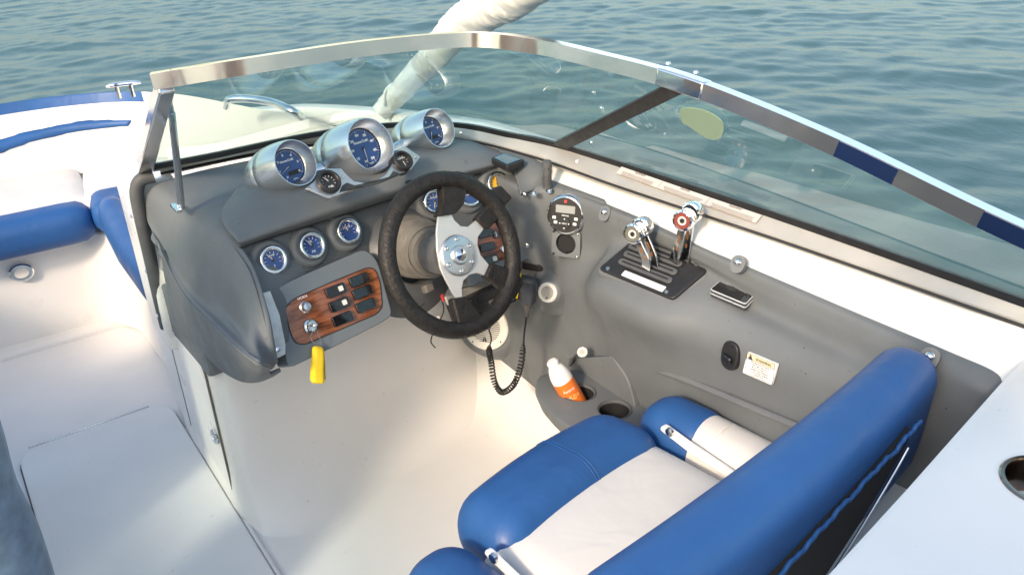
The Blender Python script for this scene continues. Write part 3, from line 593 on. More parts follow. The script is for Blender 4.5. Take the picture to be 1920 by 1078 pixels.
# white slope between liner and windshield
ws = [[(1.20, y, .776), (xa, y, .77), (xb, y, zb)] for y, xa, xb, zb in ((.35, 1.188, 1.116, .718), (.9, 1.178, 1.116, .720), (1.3, 1.168, 1.108, .730), (1.6, 1.15, 1.10, .737), (1.85, 1.12, 1.09, .74))]
mk('side_deck_face', loft(ws, 40, 8), WHITE, boat)
# groove line along the wall
mk('wall_step', tube([(1.052, .62, .535), (1.050, .8, .510), (1.055, 1.0, .478), (1.066, 1.12, .445), (1.076, 1.22, .42)], .0075, 10, 40), GREY, liner)

# round stereo remote, hole plate, tweeter, speaker
def wallpt(px, py, x): return A(px, py, x=x)
nL = _n([-.84, -.52, .18]); uL, vL, nL = fr(nL)
PSt = A(1063, 402, x=1.079)
ste = mk('stereo_remote', lathe([(0.04440, -0.01440), (0.04440, 0.00720), (0.04200, 0.01080), (0.03900, 0.01200), (0.03840, 0.00960)], PSt, nL, 48), CHROME, boat)
mk('face', lathe([(0.03864, 0.00720), (0.03864, 0.01056)], PSt, nL, 40), BLACK, ste, smooth=False)
mk('display', prism(rrect(PSt + vL*0.01320 + nL*0.01056, uL, vL, 0.04440, 0.01680, 0.00120), nL, 0, 0.00120), LCD, ste, smooth=False)
mk('mute_button', lathe([(0.00384, 0.01056), (0.00360, 0.01260)], PSt + vL*0.03060, nL, 14), RED, ste)
g = []
for a, b in ((-0.02520, -0.00720), (-0.02160, -0.01740), (0.02520, -0.00600), (0.02280, -0.01740)): g.append(prism(rrect(PSt+uL*a+vL*b+nL*0.01056, uL, vL, 0.00780, 0.00600, 0.00120), nL, 0, 0.00144))
for a in (0, 90, 180, 270): g.append(lathe([(0.00156, 0.01464), (0.00156, 0.01536)], PSt - vL*0.01800 + (uL*math.cos(R(a))+vL*math.sin(R(a)))*0.01020, nL, 8))
g.append(text(None, 'clarion', PSt - vL*0.00060 + nL*0.01104, uL, vL, nL, 0.00600, None, None)); g.append(text(None, 'MENU', PSt - vL*0.01800 + nL*0.01500, uL, vL, nL, 0.00420, None, None))
mk('control_pad', lathe([(0.01380, 0.01056), (0.01320, 0.01416), (0.00480, 0.01440)], PSt - vL*0.01800, nL, 28), DIALK, ste)
mk('key_marks', join(*g), PRINT, ste, smooth=False)
PH = A(1061, 457, x=1.072); nH = _n([-.86, -.5, .12]); uH, vH, nH = fr(nH)
hpz = mk('cutout_plate', prism(rrect(PH, uH, vH, .068, .064, .008), nH, -.012, .0012), GREY, boat, bevel=.0015)
cut(hpz, lathe([(.0235, -.05), (.0235, .05)], PH, nH, 40))
mk('cavity', lathe([(.0235, -.03), (.0235, -.001)], PH, nH, 36, capb=False), HOLE, hpz)
mk('cavity_floor', lathe([(.021, -.006), (.021, -.005)], PH, nH, 30), HOLE, hpz)
for a, b in ((-.028, .026), (.028, .026), (-.028, -.026), (.028, -.026)): mk('screw', lathe([(.003, 0), (.0026, .002), (.0008, .0025)], PH+uH*a+vH*b+nH*.003, nH, 12), BLACK if a < 0 else STEEL, hpz)
def speaker(name, P, n, r, nsl, label):
    u, v, n = fr(n)
    o = mk(name, lathe([(r, -.012), (r, .003), (r*.97, .006), (r*.80, .008), (r*.76, .0065), (r*.72, .0062)], P, n, 56), CREAM, boat, ang=50); lab(o, label)
    g = []
    for k in range(nsl):
        y = (k-(nsl-1)/2)*2*r*.66/nsl; hw = math.sqrt(max(0, (r*.66)**2-y*y))
        g.append(prism(rrect(P+v*y+n*.0063, u, v, max(.004, 2*hw), r*.028, r*.012, 3), n, 0, .0012))
    mk('grille_slots', join(*g), RUBBER, o, smooth=False)
    e = P - v*r*.52 + n*.0072
    mk('emblem', join(prism([e-u*r*.10-v*r*.09, e-u*r*.02-v*r*.09, e-u*r*.015+v*r*.12], n, 0, .0015), prism([e+u*r*.10-v*r*.09, e+u*r*.02-v*r*.09, e+u*r*.015+v*r*.12], n, 0, .0015)), BLACK, o, smooth=False)
    for k in range(4):
        a = R(45+90*k+8); mk('speaker_screw', lathe([(r*.045, 0), (r*.035, .002)], P+(u*math.cos(a)+v*math.sin(a))*r*.88+n*.0065, n, 10), STEEL, o)
    return o
nT = _n([-.82, -.5, .3]); PT = A(1028, 548, x=1.045)
speaker('tweeter', PT, nT, .0235, 15, 'small round white tweeter on the side liner')
mk('tweeter_boss', lathe([(.06, -.040), (.042, -.026), (.030, -.006), (.026, .000)], PT, nT, 40), GREY, boat, ang=80)
nS = _n([-.85, -.6, .2]); PSp = A(911, 612, x=1.062)
speaker('speaker', PSp, nS, .066, 15, 'big round white speaker low in the footwell')
mk('speaker_boss', lathe([(.12, -.07), (.095, -.02), (.080, .000), (.070, .003), (.067, .0)], PSp, nS, 48, capb=False), GREY, boat, ang=80)

# black rubber flush plug standing at the front corner
PPl = A(1026, 352, z=.742)
pl = mk('antenna_base', lathe([(.010, 0), (.009, .006), (.0085, .028), (.0092, .030), (.0095, .040), (.006, .042), (.006, .046), (.0105, .047), (.0105, .060), (.008, .062)], PPl, (.02, .0, 1), 20), RUBBER, boat, ang=40)
mk('coil', tube([PPl + np.array([.0095*math.cos(t), .0095*math.sin(t), .004+.0036*t/6.28]) for t in np.linspace(0, 40, 160)], .0012, 6), RUBBER, pl)
for a, b, z in ((1001, 363, .735), (1030, 358, .737)): mk('dome_bolt', lathe([(.008, 0), (.006, .0008), (.0058, .003), (.003, .005), (.0005, .0055)], A(a, b, z=z), (-.3, -.2, 1), 16), CHROME, boat)
for a, b, x in ((983, 365, 1.03), (988, 460, 1.03)): mk('panel_bolt', lathe([(.0045, 0), (.004, .002), (.0005, .003)], A(a, b, x=x), (-.7, -.7, .2), 14), CHROME, boat)
# snap plates on the coaming
for a, b, x_, sz in ((1134, 398, 1.092, 1), (1384, 492, 1.094, 1), (1744, 668, 1.088, 1.0)):
    P = A(a, b, x=x_); n = _n([-.85, -.25, .5]) if sz == 1 else _n([-.5, -.15, .85]); u, v, n = fr(n)
    o = mk('snap_plate', prism(rpoly([P+u*.0135*sz*math.cos(t)+v*(.0135*math.sin(t)-(.006 if math.sin(t) < -.5 else 0))*sz for t in np.linspace(0, 6.28, 20, endpoint=False)], .004, 2), n, -.012, .0008), GREY if sz == 1 else STEEL, boat)
    mk('stud', lathe([(.0078, .001), (.007, .005), (.004, .008), (.001, .009)], P, n, 18), CHROME, o)

# ---- throttle control
zi, zo = .647, .690
TPc = [A(1122, 505, z=zi), A(1262, 562, z=zi), A(1327, 507, z=zo), A(1192, 452, z=zo)]
PT0 = np.mean(TPc, 0); nTh = _n(np.cross(np.array(TPc[1])-TPc[0], np.array(TPc[3])-TPc[0])); nTh = nTh if nTh[2] > 0 else -nTh
TP = [OP(a, b, PT0, nTh) for a, b in ((1122, 505), (1262, 563), (1328, 507), (1190, 449))]
ped = mk('throttle_pedestal', prism(rpoly([OP(a, b, PT0 - nTh*.003, nTh) for a, b in ((1110, 505), (1262, 572), (1340, 508), (1190, 440))], .022, 6), nTh, -.03, 0), GREY, boat, bevel=.012, bseg=4)
thr = mk('throttle_control', prism(rpoly(TP, .010), nTh, -.004, .003), BLACK, boat, bevel=.002); lab(thr, 'black throttle plate with four steel levers')
yT = _n(np.array(TP[0])-TP[1]); xT = np.cross(yT, nTh); xT = xT if xT[0] > 0 else -xT
for k in range(4):
    s = TP[1]*.5+TP[0]*.5 + xT*(.034+.021*k) + yT*(-.002+.004*k) + nTh*.003
    mk('lever_slot', prism(rrect(s, yT, xT, .135, .015, .0074, 6), nTh, 0, .0045), RUBBER, thr, bevel=.002)
    mk('slot_gap', prism(rrect(s + nTh*.0046, yT, xT, .118, .0035, .0015, 3), nTh, 0, .0004), HOLE, thr, smooth=False)
P = OP(1205, 529, PT0 + nTh*.003, nTh); Q = rrect(OP(1207, 529, PT0, nTh) + nTh*.003, yT, xT, .105, .0135, .001, 2)
mk('white_sticker', prism(Q, nTh, 0, .0008), PRINT, thr, smooth=False)
for a, b in ((1140, 504), (1250, 548), (1306, 496)): mk('plate_screw', lathe([(.0045, 0), (.004, .002), (.002, .0022)], OP(a, b, PT0+nTh*.003, nTh), nTh, 12), STEEL, thr)
for base, bend, top, front in (((1212, 508), (1211, 487), (1190, 437), 1), ((1227, 500), (1224, 480), (1204, 426), 0), ((1262, 494), (1270, 470), (1283, 412), 2), ((1283, 490), (1287, 465), (1297, 398), 0)):
    B0 = OP(*base, PT0 + nTh*.004, nTh); x = B0[0]; B1 = A(*bend, x=x-.002); B2 = A(*top, x=x-.006)
    nl = np.array([-1., 0, 0]); pts = []
    path = cr([B0, B1, B1*.5+B2*.5, B2], 14); wds = np.interp(np.linspace(0, 1, 14), [0, .3, 1], [.0115, .011, .008])
    T = np.gradient(path, axis=0); Lf, Rt = [], []
    for p, t, w_ in zip(path, T, wds):
        s = _n(np.cross(nl, t)); Lf.append(p+s*w_); Rt.append(p-s*w_)
    mk('lever', prism(np.array(Lf+Rt[::-1]), nl, -.002, .002), STEEL, thr, bevel=.0008)
    rs = []
    for f in (.42, .54, .66): rs.append(prism(rrect(path[int(f*13)], _n(T[int(f*13)]), _n(np.cross(nl, T[int(f*13)])), .009, .0045, .002, 3), nl, .0022, .0026))
    mk('lever_slots', join(*rs), mat('copper_tint', (.45, .20, .08), .3, .6) if 'copper_tint' not in bpy.data.materials else bpy.data.materials['copper_tint'], thr, smooth=False)
    kn = _n([-.85, -.42, .12]); kn = _n([-.93, -.34, .1])
    mk('lever_knob', lathe([(.017, -.012), (.0195, -.0105), (.0205, -.007), (.0205, .006), (.0195, .0095), (.0165, .011), (.016, .009)], B2, kn, 36), CHROME, thr)
    if front:
        mk('knob_cap', lathe([(.0158, .008), (.0155, .0098)], B2, kn, 28), mat('worn_olive', (.13, .13, .11), .45) if front == 1 else mat('worn_red', (.20, .045, .04), .45), thr)
        mk('knob_ring', lathe([(.0085, .0098), (.0083, .0104), (.0068, .0104), (.0066, .0098)], B2, kn, 24), CREAM, thr)
        mk('knob_centre', lathe([(.0045, .0095), (.004, .0112)], B2, kn, 16), BLACK, thr)

# ---- kill switch, warning label
nK = _n([-1, .02, .16]); uK, vK, nK = fr(nK)
PK = A(1371, 666, x=1.0445)
ks = mk('kill_switch', prism(rpoly([PK+uK*.0195*math.copysign(abs(math.cos(t))**.75, math.cos(t))+vK*.027*math.copysign(abs(math.sin(t))**.85, math.sin(t)) for t in np.linspace(0, 6.283, 28, endpoint=False)], .003, 2), nK, -.02, .006), BLACK, boat, bevel=.004, bseg=3)
mk('toggle', join(prism([PK-uK*.011+vK*.003, PK+uK*.012+vK*.001, PK+uK*.013-vK*.011, PK-uK*.010-vK*.010], nK, .006, .016)), GLOSSB, ks, bevel=.003)
for s in (.019, -.020): mk('screw', lathe([(.0035, .006), (.003, .0072), (.0015, .0072)], PK+vK*s, nK, 12), BLACK, ks)
PLb = A(1426, 690, x=1.0440)
def labpt(a, b): return OP(a, b, PLb, nK)
c4 = [labpt(1403, 659), labpt(1459, 682), labpt(1448, 722), labpt(1393, 698)]
wl = mk('warning_label', prism(rpoly(c4, .003), nK, -.003, .001), PRINT, boat, smooth=False)
e1 = _n(c4[1]-c4[0]); e2 = _n(np.cross(nK, e1)); cl = np.mean(c4, 0); Wd = np.linalg.norm(c4[1]-c4[0]); Hd = np.linalg.norm(c4[3]-c4[0])
ln = []
for s in (-1, 1): ln.append(box(cl+e2*s*Hd*.45+nK*.0012, (Wd*.93, .0007, .0005), e1, e2, nK)); ln.append(box(cl+e1*s*Wd*.465+nK*.0012, (.0007, Hd*.9, .0005), e1, e2, nK))
ln.append(box(cl+e2*Hd*.20+nK*.0012, (Wd*.93, .0006, .0005), e1, e2, nK))
for i, s in enumerate(('ENGINE SHUTDOWN', 'LANYARD SHOULD', 'BE ATTACHED TO', "OPERATOR'S PERSON", 'AT ALL TIMES DURING', 'OPERATION.')):
    ln.append(text(None, s, cl + e2*(Hd*(.12-.098*i)) + nK*.0012, e1, e2, nK, Hd*.098, None, None, ext=.0002))
ln.append(text(None, 'WARNING', cl + e2*Hd*.31 + e1*Wd*.10 + nK*.0016, e1, e2, nK, Hd*.17, None, None, ext=.0002))
tq = cl + e2*Hd*.31 - e1*Wd*.34 + nK*.0012
ln.append(prism([tq-e1*.005-e2*.004, tq+e1*.005-e2*.004, tq+e2*.0055], nK, 0, .0006))
mk('warning_band', box(cl+e2*Hd*.32+nK*.0008, (Wd*.92, Hd*.24, .0006), e1, e2, nK), mat('cream_print', (.66, .58, .38), .6), wl, smooth=False)
mk('label_text', join(*ln), DPRINT, wl, smooth=False)

# ---- cup holder ledge
LZ = .335
led = rpoly([A(a, b, z=LZ) for a, b in ((1005, 700), (1060, 690), (1185, 690), (1230, 790), (1180, 830), (1090, 815), (1035, 775), (1002, 735))], .03, 5)
lc = led.mean(0)
def lring(k, z, f): q = lc + (led-lc)*k; q[:, 2] = z; q[:, 0] = q[:, 0] + (1.09-q[:, 0])*f; return q
lr = np.array([lring(.90, LZ, 0), lring(.97, LZ-.003, 0), lring(1.0, LZ-.012, 0), lring(1.0, LZ-.05, .08), lring(1.0, LZ-.13, .45), lring(1.0, LZ-.22, .92)])
gV, gF = grid(lr, cv=True); kk_ = lr.shape[1]
ledge = mk('cup_ledge', (gV, gF + [tuple(range(kk_)), tuple(range(5*kk_, 6*kk_))]), GREY, boat, ang=60)
C1, C2 = A(1086, 737, z=LZ), A(1152, 768, z=LZ)
for c in (C1, C2): cut(ledge, lathe([(.033, -.10), (.033, .05)], c, (0, 0, 1), 40))
for c in (C1, C2):
    mk('cup_rim', lathe([(.0325, -.006), (.035, .002), (.0365, .0025), (.038, .0008)], c, (0, 0, 1), 40, capa=False, capb=False), RUBBER, ledge)
    mk('cup_liner', lathe([(.030, -.098), (.0326, -.09), (.0326, -.004)], c, (0, 0, 1), 36, capb=False), HOLE, ledge)
# recessed back panel above the ledge
rp = [A(a, b, x=1.060) for a, b in ((1062, 672), (1150, 667), (1180, 712), (1195, 770), (1100, 760), (1070, 720))]
mk('recess_panel', prism(rpoly(rp, .015), _n([-1, 0, .1]), -.02, .003), GREY, boat, bevel=.003)

# ---- windshield
gb = [A(1920, 566, z=.81), A(1424, 393, z=.81), A(1070, 279, z=.81), A(960, 254, z=.81), A(856, 235, z=.81), A(720, 236, z=.81), A(581, 254, z=.81), A(404, 291, z=.81), A(296, 311, z=.81)]
gt = [A(1920, 458, z=.93), A(1550, 279, z=1.0), A(1290, 172, z=1.05), A(1120, 124, z=1.07), A(1000, 97, z=1.082), A(880, 86, z=1.09), A(700, 101, z=1.098), A(500, 131, z=1.10), A(347, 156, z=1.092)]
tl = gb[0] + (gb[0]-gb[1])*.5; tt = gt[0] + (gt[0]-gt[1])*.55
gb = [tl+np.array([0, -.25, -.004])] + gb; gt = [tt+np.array([0, -.22, -.02])] + gt + [gt[-1] + (gt[-1]-gt[-2])*.14]
gb = gb + [gb[-1] + (gb[-1]-gb[-2])*.10]
GBc, GTc = cr(gb, 120), cr(gt, 120)
RT = -.06
def sweep(path, w_, h_, off=(0, 0), tilt=0, side_up=None, bev=0):
    P = np.asarray(path); T = np.gradient(P, axis=0); rows = []
    for p, t in zip(P, T):
        t = _n(t); s = _n(np.cross(t, (0, 0, 1))); u = np.cross(s, t)
        s, u = s*math.cos(tilt)+u*math.sin(tilt), u*math.cos(tilt)-s*math.sin(tilt)
        c = p + s*off[0] + u*off[1]
        rows.append([c+s*w_/2+u*h_/2, c-s*w_/2+u*h_/2, c-s*w_/2-u*h_/2, c+s*w_/2-u*h_/2])
    V, F = grid(np.array(rows), cv=True); k = len(rows); return V, F + [(0, 1, 2, 3), tuple((k-1)*4+i for i in range(4))]
GTr = np.vstack([GTc, GTc[-1] + _n(GTc[-1]-GTc[-2])*.030])
rail = mk('windshield', sweep(GTr, .024, .026, (0, .011), RT), RAILM, boat, bevel=.004, bseg=3); lab(rail, 'raked tinted windshield in a polished metal frame')
K = 52                                                   # mullion station
# station of the mullion on each curve
ib = int(np.argmin([np.linalg.norm(p-A(1048, 274, z=.81)) for p in GBc])); it = int(np.argmin([np.linalg.norm(p-A(1262, 165, z=1.052)) for p in GTc]))
def pane(b, t, k):
    rows = [cr(np.array([B, B*.5+T*.5, T]), 8) for B, T in zip(cr(b, k), cr(t, k))]; return grid(np.array(rows))
mk('glass_pane', pane(GBc[ib:], GTc[it:], 60), GLASS, rail, solid=0); mk('glass_pane', pane(GBc[:ib+1], GTc[:it+1], 50), GLASS, rail)
# mullion strip
mb, mt_ = GBc[ib], GTc[it]; tg = _n(GBc[ib+1]-GBc[ib-1]); nm = _n(np.cross(tg, mt_-mb)); nm = nm if np.dot(nm, CC-mb) > 0 else -nm
mk('mullion', prism([mb-tg*.026, mb+tg*.026, mt_+tg*.024, mt_-tg*.024], nm, -.004, .006), BLACK, rail, bevel=.002)
# splice on the rail with its rivets
seg = GTc[it-3:it+3]; mk('rail_splice', sweep(cr(seg, 12), .027, .029, (0, .011), RT), CHROME, rail, bevel=.003)
for q in (seg[1], seg[-2]): mk('rivet', lathe([(.005, 0), (.004, .003), (.001, .004)], q + np.array([0, 0, .0335]), (0, 0, 1), 12), STEEL, rail)
# blue protective film left on the inner face of the rail
ii = [i for i in range(it) if 1548 < (lambda q: CW/2 + FPX*q[0]/-q[2])(CM.T@(GTc[i]-CC)) < 1680]
if len(ii) > 2:
    film = mat('blue_film', (.012, .03, .10), .25, .5, coat=.4)
    mk('rail_film', sweep(GTc[ii[0]:ii[-1]+1], .0016, .0235, (-.0132, .011), RT), film, rail)
    i0 = [i for i in range(it) if (lambda q: CW/2 + FPX*q[0]/-q[2])(CM.T@(GTc[i]-CC)) > 1838]
    if len(i0) > 2: mk('rail_film', sweep(GTc[i0[0]:i0[-1]+1], .0016, .0235, (-.0132, .011), RT), film, rail)
# gasket and base trim
mk('glass_gasket', sweep(GBc, .010, .012, (0, 0)), BLACK, rail)
tlow = [A(1920, 604, z=.786), A(1482, 452, z=.786), A(1159, 345, z=.786), A(1000, 290, z=.786), A(856, 256, z=.786), A(720, 254, z=.786), A(581, 268, z=.786), A(454, 289, z=.786), A(300, 321, z=.786)]
tlow = [tlow[0] + (tlow[0]-tlow[1])*.7] + tlow
TL = cr(tlow, 120)
tr = [np.vstack([[t + np.array([0, 0, -.012]), t, t*.1+b*.9 + np.array([0, 0, .001]), b + np.array([0, 0, -.008])]]) for t, b in zip(TL, GBc + np.array([0, 0, -.004]))]
mk('base_trim', grid(np.array(tr)), TRIM, rail, ang=30)
mk('trim_seam', tube(TL + np.array([0, 0, -.006]), .0032, 6), BLACK, rail)
for f in (12, 30, 40, 62, 80): mk('trim_screw', lathe([(.004, 0), (.0035, .0015), (.001, .002)], TL[f]*.5+GBc[f]*.5, (-.6, -.5, .6), 12), STEEL, rail)
# left upright and its stay
lb, lt = GBc[-1], GTc[-1]; nU = _n(np.cross(lt-lb, (1, 0, 0))); nU = nU if nU[1] < 0 else -nU
ud = _n(lt-lb)
mk('upright', prism([lb-np.array([.034, 0, 0])-ud*.005, lb+np.array([.0, 0, 0])-ud*.005, lt+ud*.002, lt-np.array([.027, 0, 0])+ud*.002], nU, -.012, .012), RAILM, rail, bevel=.003)
s0, s1 = A(341, 393, z=.772), A(322, 212, x=.372)
stay = mk('stay_rod', tube([s0 + np.array([0, 0, .004]), s0*.9+s1*.1, s1], [.0065, .0075, .007], 10), STEEL, rail)
mk('stay_foot', join(box(s0 - np.array([.008, -.012, -.002]), (.012, .05, .006)), tube([s0-np.array([.008, 0, -.008]), s0+np.array([.006, 0, .008])], .006, 10)), CHROME, rail, bevel=.001)
mk('stay_bracket', box(s1 + np.array([-.001, .004, .006]), (.014, .012, .034)), CHROME, rail, bevel=.003)
# label strip of three warnings on the base trim
q0, q1, q2, q3 = [(1160, 314), (1427, 402), (1426, 420), (1161, 331)]
def ontrim(px, py, h=0.0):
    best = None
    for a, b in zip(TL, GBc):
        for f in np.linspace(0, 1, 12):
            p = a*(1-f)+b*f; c = CM.T@(p-CC); e = (CW/2+FPX*c[0]/-c[2]-px)**2+(CH/2-FPX*c[1]/-c[2]-py)**2
            if best is None or e < best[0]: best = (e, p)
    return best[1]
ca, cb = ontrim(1163, 322), ontrim(1424, 412); e1 = _n(cb-ca); mid = (ca+cb)/2
j = int(np.argmin([np.linalg.norm((a+b)/2-mid) for a, b in zip(TL, GBc)])); tv = _n(GBc[j]-TL[j]); tv = _n(tv-e1*np.dot(tv, e1)); tn = np.cross(e1, tv); tn = tn if np.dot(tn, CC-mid) > 0 else -tn
e1 = e1 if np.dot(np.cross(e1, tv), tn) > 0 else -e1
Lw = np.linalg.norm(cb-ca); mid = mid + tn*.003
dl = mk('deck_label', box(mid, (Lw, .019, .0012), e1, tv, tn), mat('label_paper', (.50, .49, .47), .5), rail, smooth=False)
g = []
for k, wd_ in enumerate(('WARNING', 'DANGER', 'WARNING')):
    c = mid + e1*Lw*(-.34+.34*k) + tn*.001
    g.append(text(None, wd_, c + tv*.0065, e1, tv, tn, .0060, None, None, ext=.0005))
    for r_ in range(4): g.append(box(c - tv*(.001+r_*.0026), (Lw*.28*(.8+.2*random.random()), .0010, .0004), e1, tv, tn))
    if k: g.append(box(c - e1*Lw*.17, (.0007, .017, .0004), e1, tv, tn))
mk('label_text', join(*g), mat('faded_print', (.25, .20, .18), .6), dl, smooth=False)
# round sticker on the side glass
stp = [A(a, b, x=1.098) for a, b in ((1284, 198), (1310, 197), (1340, 208), (1358, 228), (1356, 256), (1330, 252), (1300, 236), (1284, 220))]
def onglass(px, py):
    best = None
    for B, T in zip(cr(GBc[:ib+1], 80), cr(GTc[:it+1], 80)):
        for f in np.linspace(0, 1, 40):
            p = B*(1-f)+T*f; c = CM.T@(p-CC); e = (CW/2+FPX*c[0]/-c[2]-px)**2+(CH/2-FPX*c[1]/-c[2]-py)**2
            if best is None or e < best[0]: best = (e, p)
    return best[1]
stp = np.array([onglass(a, b) for a, b in ((1284, 199), (1312, 198), (1340, 209), (1358, 229), (1356, 256), (1330, 251), (1300, 236), (1284, 219))])
c0 = stp.mean(0); _, _, vt = np.linalg.svd(stp-c0); ns = vt[2] if np.dot(vt[2], CC-c0) > 0 else -vt[2]
stp = np.array([p - ns*np.dot(p-c0, ns) for p in stp]) + ns*.006
mk('glass_sticker', prism(cr(stp, 40, True), ns, -.001, .0005), mat('pale_green_film', (.40, .56, .40), .5, trans=.4), rail, smooth=False)

# port half of the boat: windshield, console and seats beyond the left edge of the picture
mrail = mk('windshield', mir(sweep(GTc, .024, .030, (0, .013))), STEEL, boat, bevel=.004); lab(mrail, 'port half of the windshield')
mk('glass_pane', mir(pane(GBc[ib:], GTc[it:], 40)), GLASS, mrail); mk('glass_pane', mir(pane(GBc[:ib+1], GTc[:it+1], 40)), GLASS, mrail)
mk('base_trim', mir(grid(np.array(tr))), TRIM, mrail, ang=30)
pc = [[(-.145, y, 0), (-.145, y, .5), (-.15, y-.02, .70), (-.20, y-.03, .775), (-.6, y-.05, .78), (-1.0, y-.1, .775)] for y in (1.72, 1.8, 2.0, 2.2)]
mk('port_console', loft(pc, 16, 40), WHITE, boat)
pf = [[(-.145, 1.72, z), (-.5, 1.70, z), (-1.0, 1.70, z)] for z in (0, .4, .7, .76)]
mk('port_console_face', loft(pf, 10, 12), GREY, boat)
mk('port_liner', mir(loft([sec(y, p) for y, p in secs[1:]], 40, 30)), GREY, boat)

# ---- after deck with its cup holder
ad = [(.30, .33, .75), (.595, .366, .75), (.779, .396, .75), (1.101, .452, .75), (1.24, .47, .75), (1.24, -.9, .75), (.30, -.9, .75)]
adk = mk('after_deck', prism(ad, (0, 0, 1), -.06, 0), SCUFF, boat, bevel=.008)
CU = A(1965, 905, z=.75)
cut(adk, lathe([(.043, -.045), (.043, .05)], CU, (0, 0, 1), 48))
ch = mk('cup_holder', lathe([(.024, -.055), (.037, -.052), (.041, -.045), (.0415, -.002), (.043, .002), (.047, .0025), (.049, .001), (.0492, -.001)], CU, (0, 0, 1), 56, capb=False), mat('bronze_tinted_steel', (.30, .24, .20), .12, 1), adk, ang=40)
mk('cup_drain', lathe([(.012, -.054), (.011, -.048), (.004, -.047)], CU, (0, 0, 1), 20), RED, adk)
mk('rear_bulkhead', prism([(.32, .33, 0), (.595, .35, 0), (1.101, .43, 0), (1.2, .45, 0), (1.2, .2, 0), (.32, .2, 0)], (0, 0, 1), .0, .69), WHITE, adk)
mk('rear_ledge', prism([(.80, .36, 0), (1.11, .40, 0), (1.14, .60, 0), (.80, .545, 0)], (0, 0, 1), .3, .50), WHITE, boat, bevel=.015)

# ---- bow: lounge base, backrest, deck gear, tower leg
bl = rpoly([(-.16, 3.04, 0), (.30, 3.02, 0), (.375, 2.9, 0), (.385, 2.22, 0), (1.05, 2.22, 0), (.98, 2.6, 0), (.7, 3.1, 0), (.33, 3.40, 0), (-.13, 3.40, 0), (-.5, 3.1, 0)], .05, 5)
mk('bow_seat_base', prism(bl, (0, 0, 1), 0, .36), WHITE, boat, bevel=.02, bseg=3)
clt = A(42, 511, z=.20); nC = np.array([-.05, -1, .1])
cl_ = mk('courtesy_light', lathe([(.030, -.01), (.030, .005), (.026, .010), (.019, .010), (.018, .005)], A(40, 511, y=3.02), nC, 32, sx=1.25), CHROME, boat)
mk('light_lens', lathe([(.018, .004), (.0175, .008)], A(40, 511, y=3.02), nC, 24, sx=1.3), CREAM, cl_)
mk('bow_floor_step', prism([(-.16, 3.05, 0), (.385, 3.05, 0), (.385, 2.97, 0), (-.16, 2.97, 0)], (0, 0, 1), -.01, .02), WHITE, boat, bevel=.01)

bk_b = [(-.25, 3.33), (-.05, 3.40), (.12, 3.42), (.35, 3.40), (.60, 3.31), (.72, 3.14), (.86, 2.88), (.97, 2.6), (1.02, 2.2)]
bk_t = [(-.27, 3.44), (-.05, 3.52), (.2, 3.535), (.40, 3.50), (.57, 3.40), (.66, 3.22), (.80, 2.98), (.94, 2.68), (1.03, 2.25)]
bk_t = [(-.27, 3.42), (-.05, 3.51), (.2, 3.53), (.42, 3.495), (.60, 3.39), (.735, 3.17), (.87, 2.90), (.99, 2.6), (1.04, 2.2)]
zt = [.70, .70, .70, .70, .70, .705, .69, .68, .68]
rowsB = []
for f, dz in ((0, 0), (.33, .33), (.66, .66), (.92, .94), (1.0, 1.0), (1.03, .985)):
    rowsB.append([(b[0]*(1-f)+t[0]*f, b[1]*(1-f)+t[1]*f, .43+(z-.43)*dz) for b, t, z in zip(bk_b, bk_t, zt)])
SB = surf(rowsB, 40, 120)
cB_ = (SB[31]-CC)@CM; pxt = CW/2+FPX*cB_[:, 0]/-cB_[:, 2]; ce = int(np.argmin(abs(pxt-272)))
brest = mk('bow_backrest', join(grid(SB[:22]), grid(SB[21:, ce-1:])), WVINYL, boat)
lab(brest, 'white bow backrest with blue stripes')
def bandpx(up, lo, name, proud=.004):
    """vinyl band sewn on the backrest: nearest surface points under its outline"""
    Vs = SB.reshape(-1, 3); c = (Vs-CC)@CM; pxs = np.column_stack([CW/2+FPX*c[:, 0]/-c[:, 2], CH/2-FPX*c[:, 1]/-c[:, 2]])
    def hit(p):
        d = np.hypot(pxs[:, 0]-p[0], pxs[:, 1]-p[1]); i = np.argsort(d)[:6]; w_ = 1/(d[i]+.3); return (Vs[i]*w_[:, None]).sum(0)/w_.sum()
    U_, L_ = cr(np.array(up, float), 40), cr(np.array(lo, float), 40)
    rows = np.array([[hit(a), hit(a*.5+b*.5), hit(b)] for a, b in zip(U_, L_)])
    nn = np.array([0, -1, .25]); rows = rows + _n(nn)*proud
    return mk(name, grid(rows), BLUE, brest, solid=.004)
mk('top_stripe', grid(SB[21:, :ce]), BLUE, brest)
bandpx([(-120, 305), (-60, 282), (0, 262), (50, 248), (100, 237), (150, 229), (200, 225), (245, 226)], [(-120, 330), (-60, 309), (0, 287), (50, 269), (100, 256), (150, 247), (200, 240), (240, 236)], 'side_stripe')
mk('blue_piping', tube([SB[0, i] + np.array([0, 0, .01]) for i in range(0, 120, 6)], .004, 6), WVINYL, brest)

